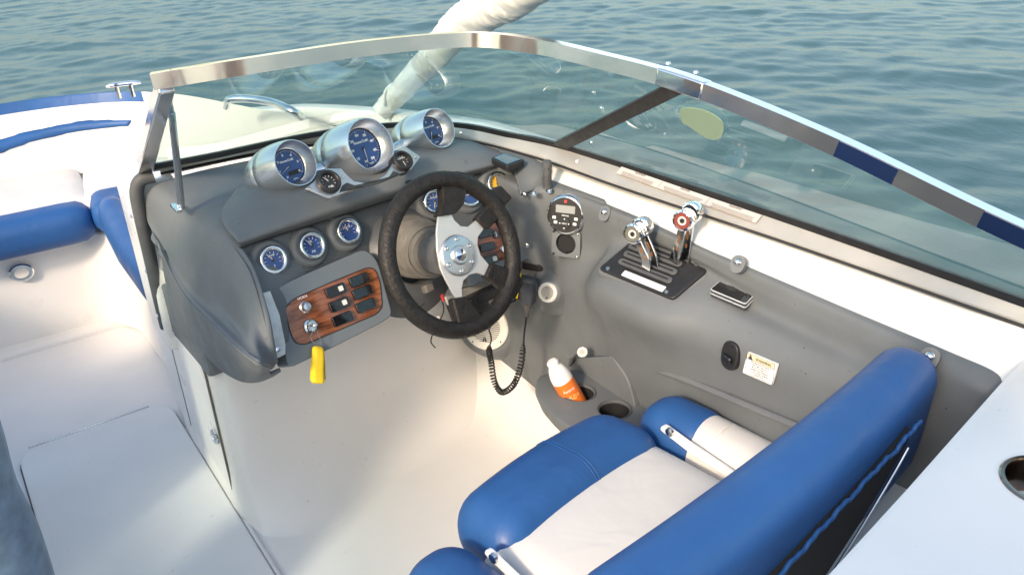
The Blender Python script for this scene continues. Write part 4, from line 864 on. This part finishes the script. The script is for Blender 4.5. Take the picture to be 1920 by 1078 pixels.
# deck gear on the starboard bow
gr = [A(425, 196, z=.735), A(430, 188, z=.765), A(470, 187, z=.768), A(520, 196, z=.768), A(552, 212, z=.765), A(566, 222, z=.735)]
gr = [A(424, 200, z=.73), A(431, 187, z=.762), A(470, 186, z=.768), A(512, 193, z=.768), A(545, 207, z=.764), A(566, 221, z=.735)]
mk('grab_rail', tube(gr, .0125, 12, 40), CHROME, boat)
P = A(236, 178, z=.72)
cle = mk('cleat', tube([P+np.array([-.055, .01, .035]), P+np.array([-.03, .005, .038]), P+np.array([.03, -.01, .038]), P+np.array([.055, -.015, .035])], [.004, .008, .008, .004], 10, 20), CHROME, boat)
for s in (-.022, .022): mk('cleat_post', tube([P+np.array([s, -s*.25, -.01]), P+np.array([s, -s*.25, .036])], .008, 10), CHROME, cle)
tp = [A(712, 212, z=.765), A(740, 183, x=1.09), A(800, 120, x=1.10), A(860, 52, x=1.11), A(925, 8, x=1.10), A(975, -22, x=1.10), (1.08, 1.35, 1.27), (1.0, 1.1, 1.6), (.9, 1.0, 1.9)]
V, F = tube(tp, [.026, .030, .036, .043, .050, .052, .05, .05, .05], 40, 220)
cx_ = np.repeat(cr(tp, 220), 40, 0); d_ = V-cx_; tt_ = np.repeat(np.arange(220), 40); aa_ = np.tile(np.arange(40), 220)/40
ph_ = (tt_/9.0 + aa_) % 1.0; sN = .05*ph_**1.5 + .02*np.sin(aa_*6.28*3+tt_*.21) + .018*np.sin(aa_*6.28*5-tt_*.37) + RNG.normal(0, .012, len(V))
leg = mk('tower_leg', (cx_ + d_*(1+sN[:, None]), F), WRAP, boat, ang=60); lab(leg, 'slanted tower tube wrapped in clear plastic film')
for f in (.12, .3, .42): 
    i = int(f*219); q = cr(tp, 220); mk('wrap_fold', tube([q[i]+_n(np.cross(q[i+1]-q[i-1], (0, 0, 1)))*a + np.array([0, 0, b]) for a, b in ((-.04, -.01), (-.03, .028), (0, .04), (.03, .026), (.042, -.01))], .004, 6, 16), WRAP, leg)

# ---- bow cushions (loose pads)
cA = thing('seat_cushion', 'white bow seat pad with a blue front roll, on the left picture edge', 'cushion', (.1, 3.2, .36), 'bow seat pads')
mk('pad', place(rbox((.60, .42, .10), .035, 14, .012), (.075, 3.235, .412), (1, -.04, 0), (.04, 1, 0)), WVINYL, cA)
mk('front_roll', place(rbox((.57, .15, .125), .055, 12), (.055, 2.985, .405), (1, -.05, 0), (.05, 1, 0)), BLUE, cA)
cB = thing('seat_cushion', 'white bow corner pad with a blue corner, beside the backrest', 'cushion', (.55, 3.1, .36), 'bow seat pads')
mk('pad', place(rbox((.46, .44, .10), .035, 14, .01), (.572, 3.14, .415), (.97, -.2, 0), (.2, .97, 0)), WVINYL, cB)
mk('blue_corner', place(rbox((.22, .20, .115), .05, 12), (.440, 2.945, .425), (.97, -.1, 0), (.1, .97, 0)), BLUE, cB)
cC = thing('seat_cushion', 'blue edged side pad running behind the console bulkhead', 'cushion', (.6, 2.5, .36), 'bow seat pads')
def bent(g, fn): V = np.array(g[0]); return np.array([fn(p) for p in V]), g[1]
mk('side_roll', bent(rbox((.13, .74, .14), .06, 14), lambda p: (.385 + p[0]*(1-.35*max(0, p[1]/.37)), 2.54 + p[1], .43 + p[2] - .0*p[1])), BLUE, cC)
mk('pad', place(rbox((.50, .74, .11), .04, 12, .01), (.69, 2.52, .42)), WVINYL, cC)

# ------------------------------------------------------------------ helm seat
seat = thing('helm_seat', 'blue and white helm seat with blue backrest and flip up front bolster', 'seat', (.74, .78, 0))
SA = R(9); su, sv = np.array([math.cos(SA), math.sin(SA), 0]), np.array([-math.sin(SA), math.cos(SA), 0])
def sp(x, y, z): return np.array([.735, .78, 0]) + su*x + sv*y + np.array([0, 0, z])
def sput(g, x, y, z, tilt=0):
    c, s = math.cos(tilt), math.sin(tilt); return place(g, sp(x, y, z), su, sv*c + np.array([0, 0, s]), -sv*s + np.array([0, 0, c]))
mk('seat_cushion', sput(rbox((.42, .40, .13), .05, 16, .015), 0, -.03, .375, .03), WVINYL, seat)
fbV, fbF = rbox((.405, .165, .125), .06, 18)
fbV = np.array([(p[0], p[1] - .35*p[0]**2 + .02, p[2] + .006*math.cos(p[0]*9)) for p in fbV])
fb = mk('front_bolster', sput((fbV, fbF), .006, .165, .412, -.08), BLUE, seat)
# stitched seam across the bolster
for sx in (.022, .029):
    ring = []
    for t in np.linspace(-.25, 3.3, 36):
        ca_, sa_ = math.cos(t), math.sin(t); y_ = np.clip(ca_*9, -1, 1)*.0225 + .0603*ca_; z_ = np.clip(sa_*9, -1, 1)*.0025 + .0603*sa_
        ring.append((sx, y_ - .35*sx**2 + .02, z_ + .006*math.cos(sx*9)))
    mk('stitching', sput(tube(ring, .0011, 6), .006, .165, .412, -.08), BLUE, fb)
for s, lbl in ((-1, 'left'), (1, 'right')):
    w_ = mk('side_wing', sput(rbox((.125, .40, .15), .058, 14, .0), s*.280, -.035, .39, .03), WVINYL, seat)
    mk('wing_tip', sput(rbox((.132, .175, .158), .06, 14), s*.280, .115, .392, .0), BLUE, seat)
    mk('wing_piping', sput(tube([(.058*math.cos(t)*1.08, 0, .072*math.sin(t)*1.06) for t in np.linspace(0, 6.28, 40, endpoint=False)], .003, 6, closed=True), s*.280, .03, .392), WVINYL, seat)
    mk('hinge_arm', prism(rpoly([sp(s*.216, -.18, .400), sp(s*.216, -.18, .418), sp(s*.216, .06, .458), sp(s*.216, .115, .470), sp(s*.216, .125, .455), sp(s*.216, .06, .438)], .008), su, -.004, .004), mat('white_paint', (.78, .77, .75), .35) if 'white_paint' not in bpy.data.materials else bpy.data.materials['white_paint'], seat, bevel=.002)
    mk('hinge_bolt', lathe([(.009, 0), (.008, .004), (.002, .006)], sp(s*.216, .10, .462) - su*.004, -su, 16), STEEL, seat)
# backrest: thick, wrapped round in plan, seen from behind and above
bV, bF = rbox((.70, .092, .27), .042, 30)
def bfn(p):
    x, y, z = p; c = .16*x*x                         # ends curve forward
    t = (z+.135)/.27; z = z if z > 0 else z*.45
    return sp(x*(1+.02*t)-.036, -.265 + y + c - .012*(t-.5) - .012*t*x, .627 + z - .03*x - .10*x*x)
bk = mk('backrest', (np.array([bfn(p) for p in bV]), bF), BLUE, seat)
# black back panel with scalloped fabric edge
PBk = bfn((.05, -.053, -.06)); nBk = _n(-sv + np.array([0, 0, -.04]))
bpo = [OP(a, b, PBk, nBk) for a, b in ((1716, 800), (1640, 880), (1560, 965), (1470, 1065), (1380, 1170), (1480, 1180), (1550, 1080), (1612, 985), (1672, 885), (1698, 842))]
mk('back_panel', prism(rpoly(bpo, .012), nBk, -.035, -.001), SIDEB, seat, bevel=.004)
hem = [p + nBk*.003 for p in cr([OP(a, b, PBk, nBk) for a, b in ((1722, 790), (1700, 812), (1672, 846), (1640, 876), (1600, 920), (1560, 962), (1515, 1012), (1470, 1062), (1400, 1145))], 140)]
hem = [p + np.array([0, 0, .0020*math.sin(i*.33) + .0012*math.sin(i*.9+1)]) for i, p in enumerate(hem)]
mk('fabric_hem', tube(hem, .0030, 8), BLUE, bk)
mk('panel_piping', tube([OP(a, b, PBk, nBk) + nBk*.002 for a, b in ((1700, 838), (1672, 888), (1612, 988), (1552, 1082))], .0022, 8, 30), STEEL, seat)
mk('seat_base', sput(prism(rrect(np.array([0, 0, 0]), np.array([1., 0, 0]), np.array([0, 1., 0]), .44, .40, .05), (0, 0, 1), -.31, -.04), 0, -.03, .35), WHITE, seat)
# ------------------------------------------------------------------ loose things
# sunscreen bottle standing askew in the front cup holder
b0 = C1 + np.array([.004, .000, -.050]); bt = A(1034, 676, x=.955); bd = _n(bt-b0); Lb = np.linalg.norm(bt-b0)
bot = thing('sunscreen_bottle', 'orange sunscreen bottle with white cap leaning in the cup holder', 'bottle', b0)
mk('bottle_body', lathe([(.010, 0), (.0235, .004), (.0245, .02), (.0245, Lb*.60), (.0243, Lb*.63)], b0, bd, 32), ORANGE, bot)
mk('bottle_cap', lathe([(.0243, Lb*.63), (.0243, Lb*.70), (.021, Lb*.80), (.016, Lb*.88), (.0135, Lb*.90), (.0135, Lb*.97), (.010, Lb), (.003, Lb*1.005)], b0, bd, 32), mat('white_plastic', (.82, .80, .77), .35), bot)
toC = _n(CC-b0); fn = _n(toC - bd*np.dot(toC, bd)); fu = np.cross(bd, fn)
def wrapt(s, h, size, m_, nm_, off=0):
    g = text(None, s, (0, 0, 0), np.array([1., 0, 0]), np.array([0, 1., 0]), np.array([0, 0, 1.]), size, None, None, ext=.0002)
    V = []
    for x, y, z in g[0]:
        a = (x+off)/.0248; V.append(b0 + bd*(h+y) + (fn*math.cos(a)+fu*math.sin(a))*(.0248+z))
    mk(nm_, (np.array(V), g[1]), m_, bot, smooth=False)
wrapt('Avene', Lb*.50, .011, PRINT, 'brand_lettering'); wrapt('50+', Lb*.36, .017, mat('gold_print', (.85, .55, .18), .4), 'factor_lettering', .006)
g = []
for a, h in ((-.014, .36), (-.009, .33), (-.013, .31), (-.007, .36)):
    g.append(lathe([(.0035, 0), (.003, .0006)], b0+bd*Lb*h+(fn*math.cos(a/.0248)+fu*math.sin(a/.0248))*.0247, fn*math.cos(a/.0248)+fu*math.sin(a/.0248), 10))
mk('blue_print', join(*g), mat('pale_blue_print', (.22, .42, .55), .4), bot)

# white plug ring on a short black lanyard
rg = A(1092, 660, x=1.03); nr = _n([-.5, -.45, .75])
ringt = thing('plug_ring', 'cream ring on a short black strap above the sunscreen bottle', 'lanyard', rg)
mk('ring', lathe([(.0062, -.002), (.0105, -.0025), (.0118, 0), (.0105, .0025), (.0062, .002), (.0062, -.002)], rg, nr, 28, capa=False, capb=False), CREAM, ringt)
mk('ring_cap', lathe([(.0064, -.0015), (.0064, .001)], rg, nr, 20), mat('tan_plastic', (.45, .38, .28), .5), ringt)
mk('strap', tube([rg+np.array([-.004, .008, -.006]), A(1078, 668, x=1.04), A(1071, 680, x=1.055), A(1068, 690, x=1.065)], [.0025, .003, .004, .0045], 8, 24), BLACK, ringt)

# folded phone on the shelf
def onShelf(a, b, z=.679): return A(a, b, z=z)
f4 = [onShelf(1331, 543), onShelf(1362, 517), onShelf(1427, 541), onShelf(1398, 571)]
ph = thing('phone', 'folded flip phone in a clear case lying on the grey shelf', 'phone', np.mean(f4, 0)-np.array([0, 0, .014]))
Z = np.array([0, 0, 1.])
mk('lower_half', prism(rpoly(f4, .006), Z, -.0135, -.0072), mat('dark_case', (.045, .048, .055), .2, coat=.5), ph, bevel=.002)
mk('upper_half', prism(rpoly(f4, .006), Z, -.0064, 0), mat('dark_case_top', (.05, .053, .06), .2, coat=.5), ph, bevel=.002)
f4 = np.array(f4); fc = f4.mean(0)
mk('case_rim', join(tube(rpoly(fc+(f4-fc)*.985, .006)+Z*.0002, .0012, 6, closed=True), tube(rpoly(fc+(f4-fc)*1.005, .006)-Z*.0066, .0011, 6, closed=True)), mat('clear_case', (.75, .76, .77), .12, trans=.3), ph)
e1 = _n(f4[2]-f4[1]); e2 = _n(np.cross(Z, e1)); Wp, Hp = np.linalg.norm(f4[2]-f4[1]), np.linalg.norm(f4[1]-f4[0])
mk('cover_screen', prism(rpoly([fc+(f4[i]-fc)*.86-e1*Wp*(.07 if i in (0, 1) else .14) for i in range(4)], .002), Z, .0002, .001), GLOSSB, ph)
mk('finger_disc', lathe([(.013, .0011), (.0128, .0018)], fc-e1*Wp*.08, Z, 28), DIALK, ph); mk('disc_centre', lathe([(.0045, .0018), (.004, .0026)], fc-e1*Wp*.08, Z, 16), GLOSSB, ph)
for s in (-.006, .006): mk('camera_lens', lathe([(.0055, .0005), (.005, .0022), (.0035, .0018)], fc+e1*Wp*.40+e2*(s-.002)*1.2+e2*.006, Z, 18), GLOSSB, ph)

# yellow key float hanging from the ignition key
kf0 = OP(594, 650, PW + nD*.012, nD); kf1 = OP(597, 718, PW + nD*.03, nD)
kf = thing('key_float', 'yellow foam key float hanging below the wood switch panel', 'key float', kf1)
kd = _n(kf1-kf0); ks_ = _n(np.cross(kd, nD)); Lk = np.linalg.norm(kf1-kf0)
mk('float_strap', bent(rbox((.026, .018, Lk*1.04), .008, 10), lambda p: (kf0+kf1)/2 + ks_*p[0]*(1+.25*(p[2]/Lk)) + nD*(p[1] + .0) + kd*p[2] + ks_*.002*math.sin(p[2]*60)), YEL, kf)
mk('slit', tube([kf0 - ks_*.0125 + kd*.008 + nD*.004, (kf0+kf1)/2 - ks_*.0135 + nD*.003, kf1 - ks_*.014 - kd*.008 + nD*.002], .0012, 6, 12), mat('dark_yellow', (.45, .28, .01), .7), kf)
kk = kl + nD*.027
mk('ball_chain', join(*[lathe([(.0002, -.0013), (.0011, -.0007), (.0013, 0), (.0011, .0007), (.0002, .0013)], p, Z, 8) for p in list(cr([kk, OP(583, 634, PW+nD*.018, nD), kf0-ks_*.006], 18)) + list(cr([kk, OP(597, 628, PW+nD*.02, nD), OP(602, 642, PW+nD*.016, nD), kf0+ks_*.004], 18))]), STEEL, kf)

# VHF radio under the dash, its microphone and coiled lead
PRd = OP(905, 556, PG - vD*.0 + nD*.03, nD)
rad = mk('marine_radio', place(box((0, 0, 0), (.17, .05, .10)), A(915, 560, y=1.52), uD, vD, nD), BLACK, boat, bevel=.004)
rc = A(915, 560, y=1.52) + nD*.05
g = []
for i in range(6):
    for j_ in range(2): g.append(place(rbox((.015, .010, .005), .002, 4), rc + uD*(-.03+.019*i) + vD*(-.016+.014*j_), uD, vD, nD))
mk('keypad', join(*g), RUBBER, rad)
mk('red_key', place(rbox((.016, .011, .006), .002, 4), rc + uD*.076 - vD*.014, uD, vD, nD), RED, rad); mk('radio_display', box(rc + uD*-.01 + vD*.014 + nD*.0008, (.11, .016, .001), uD, vD, nD), GLOSSB, rad, smooth=False)
mk('radio_bracket', box(A(880, 545, y=1.55), (.14, .006, .02), uD, nD, vD), TRIM, rad, bevel=.001)
m0 = A(990, 545, x=1.01)
mic = thing('radio_microphone', 'black radio microphone with coiled lead hanging right of the wheel', 'microphone', m0)
md = _n(A(988, 515, x=1.012)-A(984, 585, x=1.005)); mn = _n([-.75, -.6, .25]); mn = _n(mn - md*np.dot(mn, md)); mu = np.cross(md, mn)
mk('mic_body', bent(rbox((.044, .03, .072), .012, 12), lambda p: m0 + mu*p[0]*(1-.25*max(0, -p[2]/.036)) + mn*p[1] + md*p[2]), mat('mic_shell', (.045, .05, .06), .4), mic)
mk('mic_boot', lathe([(.009, 0), (.0085, .012), (.006, .026), (.005, .032)], m0 - md*.035, -md, 16), BELLOW, mic)
cp = [m0 - md*.066, A(983, 625, x=1.0), A(981, 650, x=.99), A(975, 690, x=.975), A(962, 722, x=.96), A(941, 735, x=.95), A(927, 715, x=.945), A(921, 680, x=.945), A(917, 655, x=.945), A(921, 635, x=.95), A(915, 612, x=.955)]
cen_ = cr(cp, 900); co = []
Tn = np.gradient(cen_, axis=0); un = _n(np.cross(Tn[0], (0, 1, 0)))
for i, (p, t) in enumerate(zip(cen_, Tn)):
    t = _n(t); un = _n(un - t*np.dot(un, t)); vn = np.cross(t, un); f = i/900
    am = .0062*np.clip((f-.17)/.05, 0, 1)*np.clip((.84-f)/.04, 0, 1); a = f*2*math.pi*62
    co.append(p + am*(math.cos(a)*un + math.sin(a)*vn))
mk('coiled_lead', tube(co, .0021, 6), BLACK, mic)
mk('lead_plug', lathe([(.007, -.006), (.007, .008), (.004, .012)], cp[-1], (0, .3, 1), 14), STEEL, mic)
# the dark slot behind it
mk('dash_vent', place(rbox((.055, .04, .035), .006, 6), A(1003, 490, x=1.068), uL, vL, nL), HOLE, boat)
# yellow float clipped behind the wheel
yf0 = A(967, 540, x=.985); yd = _n(A(972, 505, x=.985)-A(960, 560, x=.985)); yn = _n(CC-yf0); yn = _n(yn-yd*np.dot(yn, yd)); yu = np.cross(yd, yn)
yf = thing('yellow_float', 'yellow wedge shaped float hanging behind the right rim of the wheel', 'float', yf0)
mk('float_body', prism(rpoly([yf0+yd*.045+yu*.006, yf0+yd*.03-yu*.006, yf0-yd*.03-yu*.018, yf0-yd*.038-yu*.012, yf0-yd*.028+yu*.010], .006), yn, -.008, .008), YEL, yf, bevel=.004)
mk('float_cord', tube([yf0+yd*.04, yf0+yd*.07+yn*-.01, OP(947, 470, PW2+nR*.012, nR)], .0015, 6, 16), BLACK, yf)
# loose wires and connectors under the column
wr = [[A(800, 585, y=1.56), A(806, 605, y=1.56), A(812, 620, y=1.56), A(808, 640, y=1.56), A(816, 652, y=1.56)], [A(828, 560, y=1.56), A(832, 580, y=1.56), A(826, 598, y=1.56), A(816, 605, y=1.56), A(805, 590, y=1.56)], [A(770, 575, y=1.55), A(778, 582, y=1.55), A(790, 574, y=1.55), A(797, 568, y=1.55)]]
wires = mk('loose_wires', join(*[tube(q, .0016, 6, 24) for q in wr]), BLACK, boat)
mk('wire_connector', box(A(818, 597, y=1.558), (.016, .008, .008), uD, vD, nD), CREAM, wires, bevel=.001); mk('red_terminal', tube([A(829, 553, y=1.56), A(831, 564, y=1.56)], .004, 8), RED, wires)
mk('column_latch', box(A(802, 540, y=1.49), (.022, .018, .02), uD, vD, nD), BELLOW, boat, bevel=.003)

# ------------------------------------------------------------------ person standing in the walk-through
def skinmesh(name, pts, edges, root, m_, parent, sub=2):
    me = bpy.data.meshes.new(name); me.from_pydata([tuple(map(float, p[:3])) for p in pts], edges, []); o = bpy.data.objects.new(name, me); COL.objects.link(o)
    s = o.modifiers.new('skin', 'SKIN'); s.use_smooth_shade = True
    if not me.skin_vertices:
        bpy.context.view_layer.objects.active = o; bpy.ops.mesh.customdata_skin_add()
    for i, p in enumerate(pts): me.skin_vertices[0].data[i].radius = (p[3], p[4] if len(p) > 4 else p[3]); me.skin_vertices[0].data[i].use_root = (i == root)
    su_ = o.modifiers.new('sub', 'SUBSURF'); su_.levels = sub; su_.render_levels = sub
    me.materials.append(m_); bake(o); o.data.materials.clear(); o.data.materials.append(m_)
    o.parent = parent; o.location = -parent.location if parent.type == 'EMPTY' else (0, 0, 0); return o
px0, py0 = -.225, 1.30
per = thing('person', 'standing person in blue jeans, only the side of one leg in view', 'person', (px0, py0, 0))
H_ = lambda x, y, z, *r: (px0+x, py0+y, z, *r)
body = [H_(0, 0, .95, .12), H_(0, 0, 1.15, .12), H_(0, .0, 1.33, .135), H_(0, .0, 1.46, .075), H_(0, .01, 1.54, .055), H_(0, .03, 1.63, .085), H_(0, .03, 1.72, .075),
        H_(-.17, 0, 1.41, .055), H_(-.22, -.03, 1.15, .04), H_(-.2, .12, .98, .032), H_(-.19, .19, .95, .028), H_(.15, 0, 1.41, .055), H_(.17, -.05, 1.15, .04), H_(.12, -.1, .95, .032), H_(.1, -.08, .87, .026),
        H_(-.10, 0, .88, .085), H_(-.10, .02, .5, .058), H_(-.10, -.02, .1, .04), H_(-.10, .10, .04, .035), H_(.10, 0, .88, .085), H_(.10, .02, .5, .058), H_(.10, -.02, .1, .04), H_(.10, .10, .04, .035)]
E_ = [(0, 1), (1, 2), (2, 3), (3, 4), (4, 5), (5, 6), (2, 7), (7, 8), (8, 9), (9, 10), (2, 11), (11, 12), (12, 13), (13, 14), (0, 15), (15, 16), (16, 17), (17, 18), (0, 19), (19, 20), (20, 21), (21, 22)]
bd_ = skinmesh('body', body, E_, 0, SKIN, per)
jn = [H_(0, 0, .98, .145, .115), H_(-.09, 0, .85, .098), H_(-.10, .02, .62, .088), H_(-.10, .02, .5, .078), H_(-.10, -.01, .3, .072), H_(-.10, -.02, .10, .066), H_(.09, 0, .85, .098), H_(.097, .02, .66, .090), H_(.092, .025, .57, .083), H_(.105, .02, .5, .083), H_(.103, -.01, .3, .074), H_(.10, -.02, .10, .066)]
skinmesh('jeans', jn, [(0, 1), (1, 2), (2, 3), (3, 4), (4, 5), (0, 6), (6, 7), (7, 8), (8, 9), (9, 10), (10, 11)], 0, DENIM, per)
skinmesh('shirt', [H_(0, 0, .93, .15, .12), H_(0, 0, 1.15, .145, .12), H_(0, 0, 1.34, .16, .125), H_(0, 0, 1.45, .085), H_(-.16, 0, 1.41, .068), H_(-.20, -.02, 1.22, .058), H_(.145, 0, 1.41, .068), H_(.165, -.03, 1.22, .058)], [(0, 1), (1, 2), (2, 3), (2, 4), (4, 5), (2, 6), (6, 7)], 0, SHIRT, per)
mk('hair', place(rbox((.19, .21, .16), .08, 10), (px0, py0+.01, 1.73)), HAIR, per)
for s in (-1, 1): mk('shoe', place(rbox((.10, .27, .09), .04, 8), (px0+s*.10, py0+.05, .045)), BLACK, per)

# the photographer stands just behind the camera and shades the after part of the cockpit
qx, qy = -.16, -.17
pho = thing('person', 'person standing at the after end, taking the picture, outside the frame', 'person', (qx, qy, 0))
Q_ = lambda x, y, z, *r: (qx+x, qy+y, z, *r)
pb = [Q_(p[0]-px0, p[1]-py0, *p[2:]) for p in body]
skinmesh('body', pb, E_, 0, SKIN, pho)
skinmesh('jeans', [Q_(p[0]-px0, p[1]-py0, *p[2:]) for p in jn], [(0, 1), (1, 2), (2, 3), (3, 4), (4, 5), (0, 6), (6, 7), (7, 8), (8, 9), (9, 10), (10, 11)], 0, DENIM, pho)
skinmesh('shirt', [Q_(0, 0, .93, .15, .12), Q_(0, 0, 1.15, .145, .12), Q_(0, 0, 1.34, .16, .125), Q_(0, 0, 1.45, .085), Q_(-.16, 0, 1.41, .068), Q_(-.20, -.02, 1.22, .058), Q_(.145, 0, 1.41, .068), Q_(.165, -.03, 1.22, .058)], [(0, 1), (1, 2), (2, 3), (2, 4), (4, 5), (2, 6), (6, 7)], 0, SHIRT, pho)
mk('hair', place(rbox((.19, .21, .16), .08, 10), (qx, qy+.01, 1.73)), HAIR, pho)
for s_ in (-1, 1): mk('shoe', place(rbox((.10, .27, .09), .04, 8), (qx+s_*.10, qy+.05, .045)), BLACK, pho)
